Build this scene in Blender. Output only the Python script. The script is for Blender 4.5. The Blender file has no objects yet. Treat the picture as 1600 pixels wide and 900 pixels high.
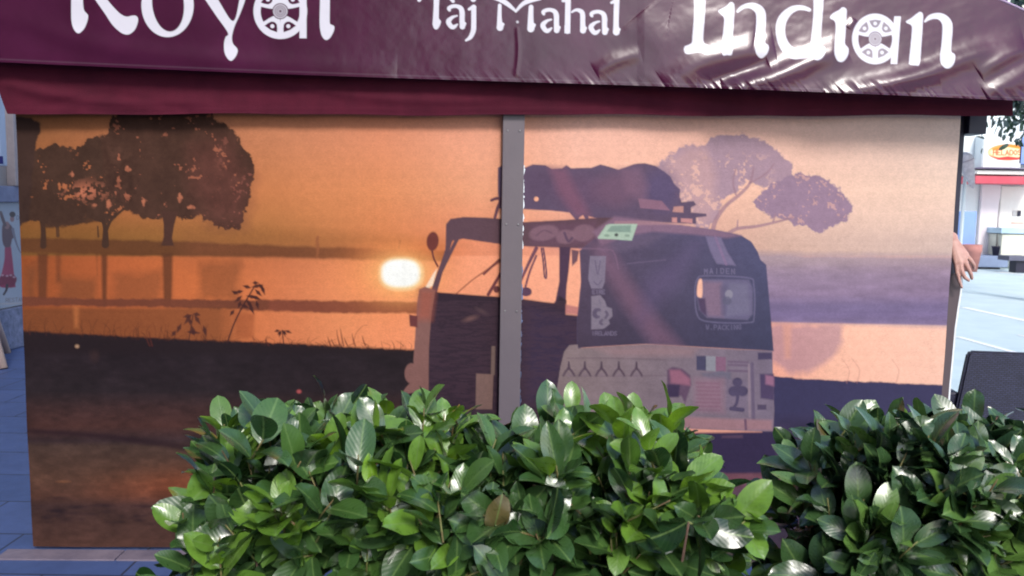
import bpy, bmesh, math, random
import numpy as np
from mathutils import Vector, Matrix, noise as mnoise

R = math.radians
S = bpy.context.scene
C = S.collection
random.seed(7)
rng = np.random.default_rng(11)

# ------------------------------------------------------------------ camera
FPX, CX, CY = 1300.0, 800.0, 450.0
CAM = np.array([0.0, 0.0, 1.5])
PITCH, ROLL = R(5.71), R(0.92)
fw = np.array([0, math.cos(PITCH), -math.sin(PITCH)])
r0 = np.array([1.0, 0, 0]); u0 = np.array([0, math.sin(PITCH), math.cos(PITCH)])
RT = math.cos(ROLL) * r0 + math.sin(ROLL) * u0
UP = -math.sin(ROLL) * r0 + math.cos(ROLL) * u0
cam = bpy.data.cameras.new('camera'); camo = bpy.data.objects.new('camera', cam); C.objects.link(camo)
cam.sensor_width = 36; cam.lens = 36 * FPX / 1600; cam.clip_start = 0.05; cam.clip_end = 500
cam.dof.use_dof = True; cam.dof.focus_distance = 2.6; cam.dof.aperture_fstop = 7.0
M = Matrix((tuple(RT), tuple(UP), tuple(-fw))).transposed().to_4x4(); M.translation = Vector(CAM)
camo.matrix_world = M
S.camera = camo

# ------------------------------------------------------------------ world, sun, exposure
SUN_EL, SUN_AZ = R(40), R(166)          # azimuth clockwise from +Y: behind the camera, a little to its right
w = bpy.data.worlds.new('World'); S.world = w; w.use_nodes = True
nt = w.node_tree; nt.nodes.clear()
sky = nt.nodes.new('ShaderNodeTexSky'); sky.sky_type = 'NISHITA'; sky.sun_disc = False
sky.sun_elevation = SUN_EL; sky.sun_rotation = SUN_AZ; sky.dust_density = 1.2; sky.air_density = 1.0; sky.ozone_density = 1.0
bg = nt.nodes.new('ShaderNodeBackground'); bg.inputs[1].default_value = 0.13
wo = nt.nodes.new('ShaderNodeOutputWorld')
nt.links.new(sky.outputs[0], bg.inputs[0]); nt.links.new(bg.outputs[0], wo.inputs[0])
sl = bpy.data.lights.new('sun', 'SUN'); sl.energy = 1.5; sl.angle = R(14); sl.color = (1.0, 0.95, 0.9)
so = bpy.data.objects.new('sun', sl); C.objects.link(so)
sd = Vector((math.sin(SUN_AZ) * math.cos(SUN_EL), math.cos(SUN_AZ) * math.cos(SUN_EL), math.sin(SUN_EL)))
so.rotation_euler = sd.to_track_quat('Z', 'Y').to_euler()
S.view_settings.view_transform = 'Standard'; S.view_settings.look = 'None'
S.view_settings.exposure = 1.0; S.view_settings.gamma = 1.0
S.cycles.filter_width = 1.9
S.cycles.max_bounces = 6

# ------------------------------------------------------------------ projection helpers
def ray(px, py):
    return fw + RT * ((px - CX) / FPX) - UP * ((py - CY) / FPX)
def ground(px, py, z=0.0):
    d = ray(px, py); t = (z - CAM[2]) / d[2]; return CAM + d * t
def atdepth(px, py, y):
    d = ray(px, py); return CAM + d * (y / d[1])
class Plane:                              # a vertical plane through two ground points
    def __init__(s, a, b, off=0.0):
        s.a = np.array(a, float); s.e = np.array(b, float) - s.a; s.e[2] = 0
        s.e /= np.linalg.norm(s.e); s.n = np.array([s.e[1], -s.e[0], 0.0])
        if np.dot(s.n, CAM - s.a) < 0: s.n = -s.n
        s.a = s.a + s.n * off
    def hit(s, px, py):
        d = ray(px, py); t = np.dot(s.a - CAM, s.n) / np.dot(d, s.n); return CAM + d * t
    def hitv(s, X, Y):
        D = fw[None] + RT[None] * ((X - CX) / FPX)[:, None] - UP[None] * ((Y - CY) / FPX)[:, None]
        t = np.dot(s.a - CAM, s.n) / (D @ s.n); return CAM[None] + D * t[:, None]
    def moved(s, off): return Plane(s.a, s.a + s.e, off)
    def uv(s, P): return np.dot(P - s.a, s.e), P[2]
    def pt(s, u, z, off=0.0):
        p = s.a + s.e * u + s.n * off; return np.array([p[0], p[1], z])
def proj(P):
    d = P - CAM[None]; k = d @ fw
    return CX + FPX * (d @ RT) / k, CY - FPX * (d @ UP) / k

# ------------------------------------------------------------------ object helpers
def tag(o, label=None, cat=None, group=None, kind=None):
    if label: o['label'] = label
    if cat: o['category'] = cat
    if group: o['group'] = group
    if kind: o['kind'] = kind
    return o
def thing(name, loc, label, cat, group=None, rz=0):
    o = bpy.data.objects.new(name, None); C.objects.link(o); o.location = Vector(loc); o.rotation_euler = (0, 0, rz)
    o.empty_display_size = 0.1
    return tag(o, label, cat, group)
def link(name, me, mat, parent=None, world=True):
    o = bpy.data.objects.new(name, me); C.objects.link(o)
    if mat:
        me.materials.append(mat)
    if parent is not None:
        o.parent = parent
        if world:                         # geometry given in world space: undo every ancestor's placement
            m = Matrix(); p = parent
            while p is not None:
                m = Matrix.LocRotScale(p.location, p.rotation_euler, p.scale) @ p.matrix_parent_inverse @ m if False else Matrix.LocRotScale(p.location, p.rotation_euler, p.scale) @ m
                p = p.parent
            me.transform(m.inverted())
    return o
class MB:
    def __init__(s): s.bm = bmesh.new()
    def box(s, c, d, rz=0, bev=0.0, rot=None):
        g = bmesh.ops.create_cube(s.bm, size=1.0)['verts']
        m = Matrix.Translation(Vector(c)) @ (rot if rot is not None else Matrix.Rotation(rz, 4, 'Z')) @ Matrix.Diagonal((*d, 1))
        bmesh.ops.transform(s.bm, matrix=m, verts=g)
        if bev > 0:
            es = list({e for v in g for e in v.link_edges})
            bmesh.ops.bevel(s.bm, geom=es, offset=bev, segments=2, profile=0.6, affect='EDGES')
        return s
    def tube(s, pts, rad, n=10, cap=True):
        pts = [Vector(p) for p in pts]
        rad = list(rad) if hasattr(rad, '__len__') else [rad] * len(pts)
        rings = []; prev = None
        for i, p in enumerate(pts):
            t = (pts[min(i + 1, len(pts) - 1)] - pts[max(i - 1, 0)]).normalized()
            if prev is None:
                a = t.orthogonal().normalized()
            else:
                a = (prev - t * prev.dot(t)); a = a.normalized() if a.length > 1e-6 else t.orthogonal().normalized()
            prev = a; b = t.cross(a)
            rings.append([s.bm.verts.new(p + (a * math.cos(2 * math.pi * k / n) + b * math.sin(2 * math.pi * k / n)) * rad[i]) for k in range(n)])
        for i in range(len(rings) - 1):
            for k in range(n):
                f = s.bm.faces.new((rings[i][k], rings[i][(k + 1) % n], rings[i + 1][(k + 1) % n], rings[i + 1][k])); f.smooth = True
        if cap:
            s.bm.faces.new(rings[0][::-1]); s.bm.faces.new(rings[-1])
        return s
    def lathe(s, prof, c, n=24, m=None):
        rings = []
        for r_, z in prof:
            rings.append([s.bm.verts.new(Vector((r_ * math.cos(2 * math.pi * k / n), r_ * math.sin(2 * math.pi * k / n), z))) for k in range(n)])
        vs = [v for r_ in rings for v in r_]
        for i in range(len(rings) - 1):
            for k in range(n):
                f = s.bm.faces.new((rings[i][k], rings[i][(k + 1) % n], rings[i + 1][(k + 1) % n], rings[i + 1][k])); f.smooth = True
        s.bm.faces.new(rings[0][::-1]); s.bm.faces.new(rings[-1])
        mm = Matrix.Translation(Vector(c)) @ (m or Matrix())
        bmesh.ops.transform(s.bm, matrix=mm, verts=vs); return s
    def prism(s, poly, th, org, e1, e2):  # 2D polygon (a,b) on axes e1,e2, thickness th along their normal
        e1 = Vector(e1); e2 = Vector(e2); nn = e1.cross(e2).normalized(); org = Vector(org)
        A = [s.bm.verts.new(org + e1 * a + e2 * b + nn * th / 2) for a, b in poly]
        B = [s.bm.verts.new(org + e1 * a + e2 * b - nn * th / 2) for a, b in poly]
        s.bm.faces.new(A); s.bm.faces.new(B[::-1]); k = len(poly)
        for i in range(k): s.bm.faces.new((A[i], B[i], B[(i + 1) % k], A[(i + 1) % k]))
        return s
    def sheet(s, pts):
        s.bm.faces.new([s.bm.verts.new(Vector(p)) for p in pts]); return s
    def build(s, name, mat, parent=None, world=True, norm=True):
        if norm: bmesh.ops.recalc_face_normals(s.bm, faces=s.bm.faces)
        me = bpy.data.meshes.new(name); s.bm.to_mesh(me); s.bm.free()
        return link(name, me, mat, parent, world)
def grid_mesh(name, P, nx, ny, col=None, extra=None, smooth=True):
    me = bpy.data.meshes.new(name)
    i = np.arange(nx - 1)[None] + nx * np.arange(ny - 1)[:, None]
    q = np.stack([i, i + nx, i + nx + 1, i + 1], -1).reshape(-1, 4)
    me.vertices.add(len(P)); me.vertices.foreach_set('co', P.astype(np.float32).ravel())
    me.loops.add(q.size); me.loops.foreach_set('vertex_index', q.astype(np.int32).ravel())
    me.polygons.add(len(q)); me.polygons.foreach_set('loop_start', (np.arange(len(q)) * 4).astype(np.int32))
    me.polygons.foreach_set('use_smooth', np.full(len(q), smooth))
    me.update(calc_edges=True)
    if col is not None:
        a = me.color_attributes.new('print', 'FLOAT_COLOR', 'POINT')
        a.data.foreach_set('color', np.concatenate([col, np.ones((len(P), 1))], 1).astype(np.float32).ravel())
    for k, v in (extra or {}).items():
        a = me.attributes.new(k, 'FLOAT', 'POINT'); a.data.foreach_set('value', v.astype(np.float32))
    return me

# ------------------------------------------------------------------ materials
def lin(c):
    c = np.array(c, float) / 255.0
    return np.where(c <= 0.04045, c / 12.92, ((c + 0.055) / 1.055) ** 2.4)
class Mat:
    def __init__(s, name):
        s.m = bpy.data.materials.new(name); s.m.use_nodes = True; s.t = s.m.node_tree
        s.b = s.t.nodes['Principled BSDF']
    def n(s, t, **k):
        x = s.t.nodes.new(t)
        for a, v in k.items(): setattr(x, a, v)
        return x
    def l(s, a, b): s.t.links.new(a, b)
    def set(s, **k):
        for a, v in k.items(): s.b.inputs[a.replace('_', ' ')].default_value = v
        return s
def mat(name, c1, c2=None, scale=8.0, rough=0.6, spec=0.4, bump=0.0, bscale=None, metal=0.0, stretch=(1, 1, 1), coat=0.0, detail=6):
    k = Mat(name); k.set(Roughness=rough, Metallic=metal); k.b.inputs['Specular IOR Level'].default_value = spec
    k.b.inputs['Coat Weight'].default_value = coat; k.b.inputs['Coat Roughness'].default_value = 0.15
    c2 = c2 or tuple(x * 0.75 for x in c1)
    tc = k.n('ShaderNodeTexCoord'); mp = k.n('ShaderNodeMapping'); mp.inputs['Scale'].default_value = stretch
    nz = k.n('ShaderNodeTexNoise'); nz.inputs['Scale'].default_value = scale; nz.inputs['Detail'].default_value = detail
    nz.inputs['Roughness'].default_value = 0.65
    k.l(tc.outputs['Object'], mp.inputs[0]); k.l(mp.outputs[0], nz.inputs['Vector'])
    rp = k.n('ShaderNodeValToRGB'); rp.color_ramp.elements[0].position = 0.35; rp.color_ramp.elements[1].position = 0.68
    rp.color_ramp.elements[0].color = (*c2, 1); rp.color_ramp.elements[1].color = (*c1, 1)
    k.l(nz.outputs[0], rp.inputs[0]); k.l(rp.outputs[0], k.b.inputs['Base Color'])
    if bump:
        n2 = k.n('ShaderNodeTexNoise'); n2.inputs['Scale'].default_value = bscale or scale * 6; n2.inputs['Detail'].default_value = 4
        k.l(mp.outputs[0], n2.inputs['Vector'])
        bp = k.n('ShaderNodeBump'); bp.inputs['Strength'].default_value = bump; bp.inputs['Distance'].default_value = 0.01
        k.l(n2.outputs[0], bp.inputs['Height']); k.l(bp.outputs[0], k.b.inputs['Normal'])
    return k.m

# ------------------------------------------------------------------ numpy print shop: everything printed on cloth or board is drawn here
def vnoise(X, Y, seed=0):
    xi = np.floor(X).astype(np.int64); yi = np.floor(Y).astype(np.int64); fx = X - xi; fy = Y - yi
    fx = fx * fx * (3 - 2 * fx); fy = fy * fy * (3 - 2 * fy)
    def h(a, b):
        n = (a * 374761393 + b * 668265263 + seed * 1442695041) & 0xffffffff
        n = ((n ^ (n >> 13)) * 1274126177) & 0xffffffff
        n = (n ^ (n >> 16)) & 0xffffffff
        return n / 4294967295.0
    return (h(xi, yi) * (1 - fx) + h(xi + 1, yi) * fx) * (1 - fy) + (h(xi, yi + 1) * (1 - fx) + h(xi + 1, yi + 1) * fx) * fy
def fbm(X, Y, sc, o=4, seed=0):
    r = np.zeros_like(X); a = 0.5; t = 0
    for i in range(o):
        r += a * vnoise(X / sc, Y / sc, seed + i); t += a; a *= 0.55; sc /= 2.03
    return r / t - 0.5
def cat(P, k=6, closed=True):
    P = np.array(P, float); n = len(P); out = []
    for i in (range(n) if closed else range(n - 1)):
        g = (lambda j: P[j % n]) if closed else (lambda j: P[min(max(j, 0), n - 1)])
        a, b, c, d = g(i - 1), g(i), g(i + 1), g(i + 2)
        for s_ in range(k):
            t = s_ / k
            out.append(0.5 * ((2 * b) + (-a + c) * t + (2 * a - 5 * b + 4 * c - d) * t * t + (-a + 3 * b - 3 * c + d) * t ** 3))
    if not closed: out.append(P[-1])
    return np.array(out)
class Canvas:
    def __init__(s, X, Y, base):
        s.X, s.Y = X.ravel(), Y.ravel(); s.c = np.tile(lin(base), (s.X.size, 1)) if base is not None else np.zeros((s.X.size, 3))
    def sel(s, x0, y0, x1, y1):
        return np.nonzero((s.X >= x0) & (s.X <= x1) & (s.Y >= y0) & (s.Y <= y1))[0]
    def sdf(s, P, idx):
        x = s.X[idx]; y = s.Y[idx]; P = np.asarray(P, float); d2 = np.full(x.shape, 1e18); ins = np.zeros(x.shape, bool)
        for i in range(len(P)):
            ax, ay = P[i]; bx, by = P[(i + 1) % len(P)]
            ex, ey = bx - ax, by - ay; L = ex * ex + ey * ey
            if L < 1e-12: continue
            t = np.clip(((x - ax) * ex + (y - ay) * ey) / L, 0, 1)
            d2 = np.minimum(d2, (x - ax - t * ex) ** 2 + (y - ay - t * ey) ** 2)
            if ay != by:
                ins ^= ((ay > y) != (by > y)) & (x < (bx - ax) * (y - ay) / (by - ay) + ax)
        d = np.sqrt(d2); return np.where(ins, -d, d)
    def put(s, idx, d, col, a=1.0, soft=1.2):
        m = np.clip(0.5 - d / soft, 0, 1) * a
        m = m[:, None] if m.ndim == 1 else m
        col = lin(col) if not isinstance(col, np.ndarray) else col
        s.c[idx] = s.c[idx] * (1 - m) + col * m
    def poly(s, P, col, a=1.0, soft=1.4, sm=False, nz=0.0, nsc=12, seed=3, o=4, leafy=0.0):
        P = cat(P) if sm else np.array(P, float); pad = soft + nz + 2
        idx = s.sel(P[:, 0].min() - pad, P[:, 1].min() - pad, P[:, 0].max() + pad, P[:, 1].max() + pad)
        if not len(idx): return idx, np.zeros(0)
        d = s.sdf(P, idx)
        if nz: d = d + nz * 2 * fbm(s.X[idx], s.Y[idx], nsc, o, seed)
        if leafy: d = d + leafy * 2 * fbm(s.X[idx], s.Y[idx], 5.5, 3, seed + 70)
        s.put(idx, d, col, a, soft); return idx, d
    def stroke(s, pts, w, col, a=1.0, soft=1.3, sm=True):
        pts = np.array(pts, float); w = np.array(w if hasattr(w, '__len__') else [w] * len(pts), float)
        Q = np.concatenate([pts, w[:, None]], 1)
        if sm and len(pts) > 2: Q = cat(Q, 5, False)
        m = Q[:, 2].max() + soft + 1
        idx = s.sel(Q[:, 0].min() - m, Q[:, 1].min() - m, Q[:, 0].max() + m, Q[:, 1].max() + m)
        if not len(idx): return
        x = s.X[idx]; y = s.Y[idx]; d = np.full(x.shape, 1e9)
        for i in range(len(Q) - 1):
            ax, ay, ar = Q[i]; ex, ey = Q[i + 1][:2] - Q[i][:2]; L = max(ex * ex + ey * ey, 1e-9)
            t = np.clip(((x - ax) * ex + (y - ay) * ey) / L, 0, 1)
            d = np.minimum(d, np.hypot(x - ax - t * ex, y - ay - t * ey) - (ar + (Q[i + 1][2] - ar) * t))
        s.put(idx, d, col, a, soft)
    def ell(s, cx, cy, rx, ry, col, a=1.0, soft=1.4, ang=0.0, pw=2.0):
        m = max(rx, ry) + soft + 2; idx = s.sel(cx - m, cy - m, cx + m, cy + m)
        if not len(idx): return
        x = s.X[idx] - cx; y = s.Y[idx] - cy; ca, sa = math.cos(ang), math.sin(ang)
        u = (x * ca + y * sa) / rx; v = (-x * sa + y * ca) / ry
        k = (np.abs(u) ** pw + np.abs(v) ** pw) ** (1 / pw); s.put(idx, (k - 1) * min(rx, ry), col, a, soft)
    def glow(s, cx, cy, rx, ry, col, a):
        g = np.exp(-(((s.X - cx) / rx) ** 2 + ((s.Y - cy) / ry) ** 2)) * a
        s.c = s.c * (1 - g[:, None]) + lin(col) * g[:, None]
FONT = {'A': [[(0, 6), (2, 0), (4, 6)], [(0.8, 4), (3.2, 4)]], 'B': [[(0, 0), (0, 6), (3, 6), (4, 4.5), (3, 3), (0, 3)], [(3, 3), (3.6, 1.5), (3, 0), (0, 0)]],
 'C': [[(4, 1), (2.5, 0), (0.5, 1), (0, 3), (0.5, 5), (2.5, 6), (4, 5)]], 'D': [[(0, 0), (0, 6), (2.5, 6), (4, 4.5), (4, 1.5), (2.5, 0), (0, 0)]],
 'E': [[(4, 0), (0, 0), (0, 6), (4, 6)], [(0, 3), (3, 3)]], 'G': [[(4, 1), (2.5, 0), (0.5, 1), (0, 3), (0.5, 5), (2.5, 6), (4, 5), (4, 3.3), (2.5, 3.3)]],
 'I': [[(2, 0), (2, 6)]], 'K': [[(0, 0), (0, 6)], [(4, 0), (0, 3), (4, 6)]], 'L': [[(0, 0), (0, 6), (4, 6)]], 'M': [[(0, 6), (0, 0), (2, 3), (4, 0), (4, 6)]],
 'N': [[(0, 6), (0, 0), (4, 6), (4, 0)]], 'O': [[(2, 0), (0, 2), (0, 4), (2, 6), (4, 4), (4, 2), (2, 0)]], 'P': [[(0, 6), (0, 0), (3, 0), (4, 1.5), (3, 3), (0, 3)]],
 'R': [[(0, 6), (0, 0), (3, 0), (4, 1.5), (3, 3), (0, 3)], [(1.8, 3), (4, 6)]], 'S': [[(4, 0.7), (2, 0), (0, 1.3), (1, 2.7), (3, 3.3), (4, 4.7), (2, 6), (0, 5.3)]],
 'T': [[(0, 0), (4, 0)], [(2, 0), (2, 6)]], 'U': [[(0, 0), (0, 4.5), (2, 6), (4, 4.5), (4, 0)]], 'W': [[(0, 0), (1, 6), (2, 2), (3, 6), (4, 0)]], '.': [[(1.8, 5.8), (2.2, 6)]], 'Y': [[(0, 0), (2, 3), (4, 0)], [(2, 3), (2, 6)]], 'H': [[(0, 0), (0, 6)], [(4, 0), (4, 6)], [(0, 3), (4, 3)]]}
def text(cv, t, x, y, h, col, a=1.0, wgt=0.6, adv=1.25, arc=0.0, slope=0.0):
    k = h / 6.0; n = len(t)
    for i, ch in enumerate(t):
        ox = x + i * 4 * k * adv; oy = y + slope * i - arc * (1 - ((i - (n - 1) / 2) / max(n / 2, 1)) ** 2)
        for st in FONT.get(ch, []):
            cv.stroke([(ox + p[0] * k * 0.9, oy + p[1] * k) for p in st], wgt, col, a, 0.9, sm=False)

# ------------------------------------------------------------------ key planes
g0 = ground(57, 858); g1 = ground(1455, 867)
MP = Plane(g0, g1)                                    # the printed screens
VP_ = MP.moved(0.135)                                  # outer lettered valance
IP_ = MP.moved(0.068)                                  # inner valance behind it
print('mural plane', g0, g1, MP.n)
# photograph-to-albedo factor of the light that falls on the vertical cloth
E_CLOTH = np.array([1.34, 1.33, 1.36])

# ================================================================== SETTING
def slab_mat(name, c1, c2, joint, sx, sy, rough=0.55, mortar=0.012, spec=0.4):
    k = Mat(name); k.set(Roughness=rough); k.b.inputs['Specular IOR Level'].default_value = spec
    tc = k.n('ShaderNodeTexCoord'); br = k.n('ShaderNodeTexBrick'); br.offset = 0.5
    br.inputs['Scale'].default_value = 1.0; br.inputs['Brick Width'].default_value = sx; br.inputs['Row Height'].default_value = sy
    br.inputs['Mortar Size'].default_value = mortar; br.inputs['Mortar Smooth'].default_value = 0.3
    br.inputs['Color1'].default_value = (*c1, 1); br.inputs['Color2'].default_value = (*c2, 1); br.inputs['Mortar'].default_value = (*joint, 1)
    k.l(tc.outputs['Object'], br.inputs['Vector'])
    nz = k.n('ShaderNodeTexNoise'); nz.inputs['Scale'].default_value = 5; nz.inputs['Detail'].default_value = 8; nz.inputs['Roughness'].default_value = 0.7
    k.l(tc.outputs['Object'], nz.inputs['Vector'])
    mx = k.n('ShaderNodeMix', data_type='RGBA', blend_type='MULTIPLY'); mx.inputs[0].default_value = 0.55
    rp = k.n('ShaderNodeValToRGB'); rp.color_ramp.elements[0].position = 0.3; rp.color_ramp.elements[0].color = (0.5, 0.5, 0.5, 1)
    rp.color_ramp.elements[1].position = 0.7
    k.l(nz.outputs[0], rp.inputs[0]); k.l(br.outputs['Color'], mx.inputs[6]); k.l(rp.outputs[0], mx.inputs[7]); k.l(mx.outputs[2], k.b.inputs['Base Color'])
    bp = k.n('ShaderNodeBump'); bp.inputs['Strength'].default_value = 0.35; bp.inputs['Distance'].default_value = 0.01
    k.l(nz.outputs[0], bp.inputs['Height']); k.l(bp.outputs[0], k.b.inputs['Normal'])
    return k.m
m_ground = mat('far_ground', (0.30, 0.31, 0.32), (0.24, 0.25, 0.26), 0.6, 0.8)
m_pave = slab_mat('slate_paving', (0.060, 0.100, 0.245), (0.070, 0.110, 0.265), (0.03, 0.04, 0.08), 0.62, 0.40, mortar=0.006)
m_road = mat('pale_concrete', (0.60, 0.72, 0.74), (0.50, 0.62, 0.65), 1.6, 0.6, bump=0.15, bscale=20)
m_line = mat('road_line_paint', (0.95, 0.96, 0.95), (0.88, 0.90, 0.90), 6, 0.5)
gm = MB().sheet([(-120, -60, -0.008), (120, -60, -0.008), (120, 160, -0.008), (-120, 160, -0.008)]).build('ground', m_ground); tag(gm, kind='structure')
pv = MB().sheet([(-6.5, -6, -0.004), (3.6, -6, -0.004), (2.05, 3.9, -0.004), (2.05, 60, -0.004), (-6.5, 60, -0.004)]).build('pavement', m_pave); tag(pv, kind='structure')
rd = MB().sheet([(3.6, -6, -0.0035), (60, -6, -0.0035), (60, 60, -0.0035), (2.05, 60, -0.0035), (2.05, 3.9, -0.0035)]).build('road', m_road); tag(rd, kind='structure')
# kerb stones directly below the screens
m_kerb = mat('kerb_stone', (0.22, 0.18, 0.22), (0.13, 0.11, 0.15), 5, 0.6, bump=0.3)
kb = MB()
nk = 9
for i in range(nk):
    a = ground(40 + i * 168, 859 + i, 0.0); 
    u = MP.uv(ground(57, 858))[0] - 0.12 + i * 0.5
    if u > 4.25: break
    c = MP.pt(u + 0.25, -0.012, 0.055)
    kb.box(c, (0.494, 0.10, 0.03), math.atan2(MP.e[1], MP.e[0]), 0.003)
tag(kb.build('kerb_strip', m_kerb), kind='structure')
# painted strips on the road
ln = MB()
def gstrip(p, q, wid, z=0.0005):
    a = ground(*p); b = ground(*q); d = (b - a); d /= np.linalg.norm(d); n = np.array([-d[1], d[0], 0]) * wid / 2
    ln.sheet([(*(a - n)[:2], z), (*(b - n)[:2], z), (*(b + n)[:2], z), (*(a + n)[:2], z)])
gstrip((1497, 526), (1700, 582), 0.09); gstrip((1505, 480), (1700, 522), 0.13); gstrip((1560, 425), (1700, 440), 0.2); gstrip((1590, 523), (1700, 545), 0.05)
tag(ln.build('road_markings', m_line, norm=False), kind='structure')

# ================================================================== LEFT BUILDING
WL = Plane(ground(0, 549), ground(43, 537.5))
uL0, _ = WL.uv(WL.hit(0, 549)); uL1, _ = WL.uv(WL.hit(43, 537.5))
if uL1 < uL0: WL.e = -WL.e; uL0, uL1 = -uL0, -uL1
m_wall = mat('grey_render', (0.25, 0.235, 0.25), (0.20, 0.19, 0.205), 3, 0.85, bump=0.3, bscale=60)
m_plinth = mat('blue_grey_stone', (0.17, 0.20, 0.33), (0.08, 0.10, 0.17), 14, 0.7, bump=0.6, bscale=40)
m_trim = mat('stone_ledge', (0.17, 0.20, 0.32), (0.12, 0.14, 0.24), 9, 0.7, bump=0.3)
angW = math.atan2(WL.e[1], WL.e[0])
def wz(px, py): return WL.hit(px, py)[2]
z_pl = wz(20, 480); z_l0 = wz(20, 316); z_l1 = wz(20, 291)
lb = thing('town_building', WL.pt(3, 0, -3), 'grey rendered building with blue-grey stone plinth on the left', 'building')
def wbox(u0_, u1_, z0, z1, o0, o1, bev=0.0, mb=None):
    mb = mb or MB(); c = WL.pt((u0_ + u1_) / 2, (z0 + z1) / 2, (o0 + o1) / 2)
    return mb.box(c, (u1_ - u0_, o1 - o0, z1 - z0), angW, bev)
wbox(-9, 22, z_pl, 9.5, -5, 0).build('wall', m_wall, lb)
wbox(-9, 22, 0, z_pl, -5, 0.05, 0.01).build('plinth', m_plinth, lb)
wbox(-9, 22, z_l0, z_l1, 0.0, 0.07, 0.012).build('ledge', m_trim, lb)
up0 = WL.uv(WL.hit(9, 250))[0]
wbox(up0, up0 + 1.0, z_l1 + .001, 9.4, 0, 0.09, 0.01).build('pilaster', mat('pilaster_stone', (0.27, 0.25, 0.27), (0.22, 0.20, 0.225), 5, 0.85, bump=0.4, bscale=30), lb)
m_glass = mat('window_glass', (0.05, 0.07, 0.09), (0.03, 0.04, 0.06), 2, 0.08, 0.8)
m_frame = mat('white_frame', (0.7, 0.7, 0.7), (0.6, 0.6, 0.62), 4, 0.5)
for fl in range(2):
    for uu in (2.5, 5.5, 8.5, 11.5):
        f = wbox(uu, uu + 1.3, 3.6 + fl * 3, 5.4 + fl * 3, 0.0, 0.05, 0.01).build('window', m_frame, lb)
        wbox(uu + 0.1, uu + 1.2, 3.7 + fl * 3, 5.3 + fl * 3, 0.05, 0.056).build('pane', m_glass, f)

# unseen tall building added behind the viewer, to the left: it shades the left half and shows in the vinyl's sheen
sb0 = thing('town_building', (-9, -12, 0), 'unseen tall dark brick building added behind the viewer to shade the left', 'building')
MB().box((-9.5, -12, 8), (17, 7, 16)).build('wall', mat('dark_brick', (0.10, 0.07, 0.07), (0.07, 0.05, 0.05), 4, 0.85), sb0)
for fl in range(4):
    for xx in (-15, -11.5, -8, -4.5):
        f = MB().box((xx, -8.47, 2.6 + fl * 3.4), (1.3, .06, 1.8), 0, .01).build('window', m_frame, sb0); MB().box((xx, -8.435, 2.6 + fl * 3.4), (1.1, .01, 1.6)).build('pane', m_glass, f)

# printed boards: vertices laid on a plane, colours drawn by a function of the board's own coordinates (given here as traced pixels)
def print_mat(name, rough=0.45, spec=0.35, weave=True, bumpy=0.08, coat=0.0):
    k = Mat(name); k.set(Roughness=rough); k.b.inputs['Specular IOR Level'].default_value = spec; k.b.inputs['Coat Weight'].default_value = coat
    at = k.n('ShaderNodeAttribute', attribute_name='print')
    tc = k.n('ShaderNodeTexCoord')
    mp = k.n('ShaderNodeMapping'); mp.inputs['Scale'].default_value = (1, 1, 3.5)
    nz = k.n('ShaderNodeTexNoise'); nz.inputs['Scale'].default_value = 130; nz.inputs['Detail'].default_value = 3
    k.l(tc.outputs['Object'], mp.inputs[0]); k.l(mp.outputs[0], nz.inputs['Vector'])
    mr = k.n('ShaderNodeMapRange'); mr.inputs['From Min'].default_value = 0.25; mr.inputs['From Max'].default_value = 0.75
    mr.inputs['To Min'].default_value = 0.88; mr.inputs['To Max'].default_value = 1.12
    k.l(nz.outputs[0], mr.inputs[0])
    mx = k.n('ShaderNodeVectorMath', operation='SCALE'); k.l(at.outputs['Color'], mx.inputs[0]); k.l(mr.outputs[0], mx.inputs['Scale'])
    k.l(mx.outputs[0], k.b.inputs['Base Color'])
    bp = k.n('ShaderNodeBump'); bp.inputs['Strength'].default_value = bumpy; bp.inputs['Distance'].default_value = 0.002
    k.l(nz.outputs[0], bp.inputs['Height']); k.l(bp.outputs[0], k.b.inputs['Normal'])
    return k.m
def board(name, plane, u0_, u1_, z0, z1, off, th, painter, n, parent=None, mat_=None, rim=None):
    """a real flat board: printed face as a fine grid, edges and back as a box behind it"""
    nx = max(8, int(n)); ny = max(8, int(n * (z1 - z0) / (u1_ - u0_)))
    U, Z = np.meshgrid(np.linspace(u0_, u1_, nx), np.linspace(z1, z0, ny)); U = U.ravel(); Z = Z.ravel()
    P = plane.a[None] + plane.e[None] * U[:, None] + plane.n[None] * (off + th + 0.001); P[:, 2] = Z
    X, Y = proj(P)
    col = painter(X, Y)
    me = grid_mesh(name, P, nx, ny, col)
    o = link(name, me, mat_ or print_mat(name + '_ink'), parent)
    return o
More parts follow.
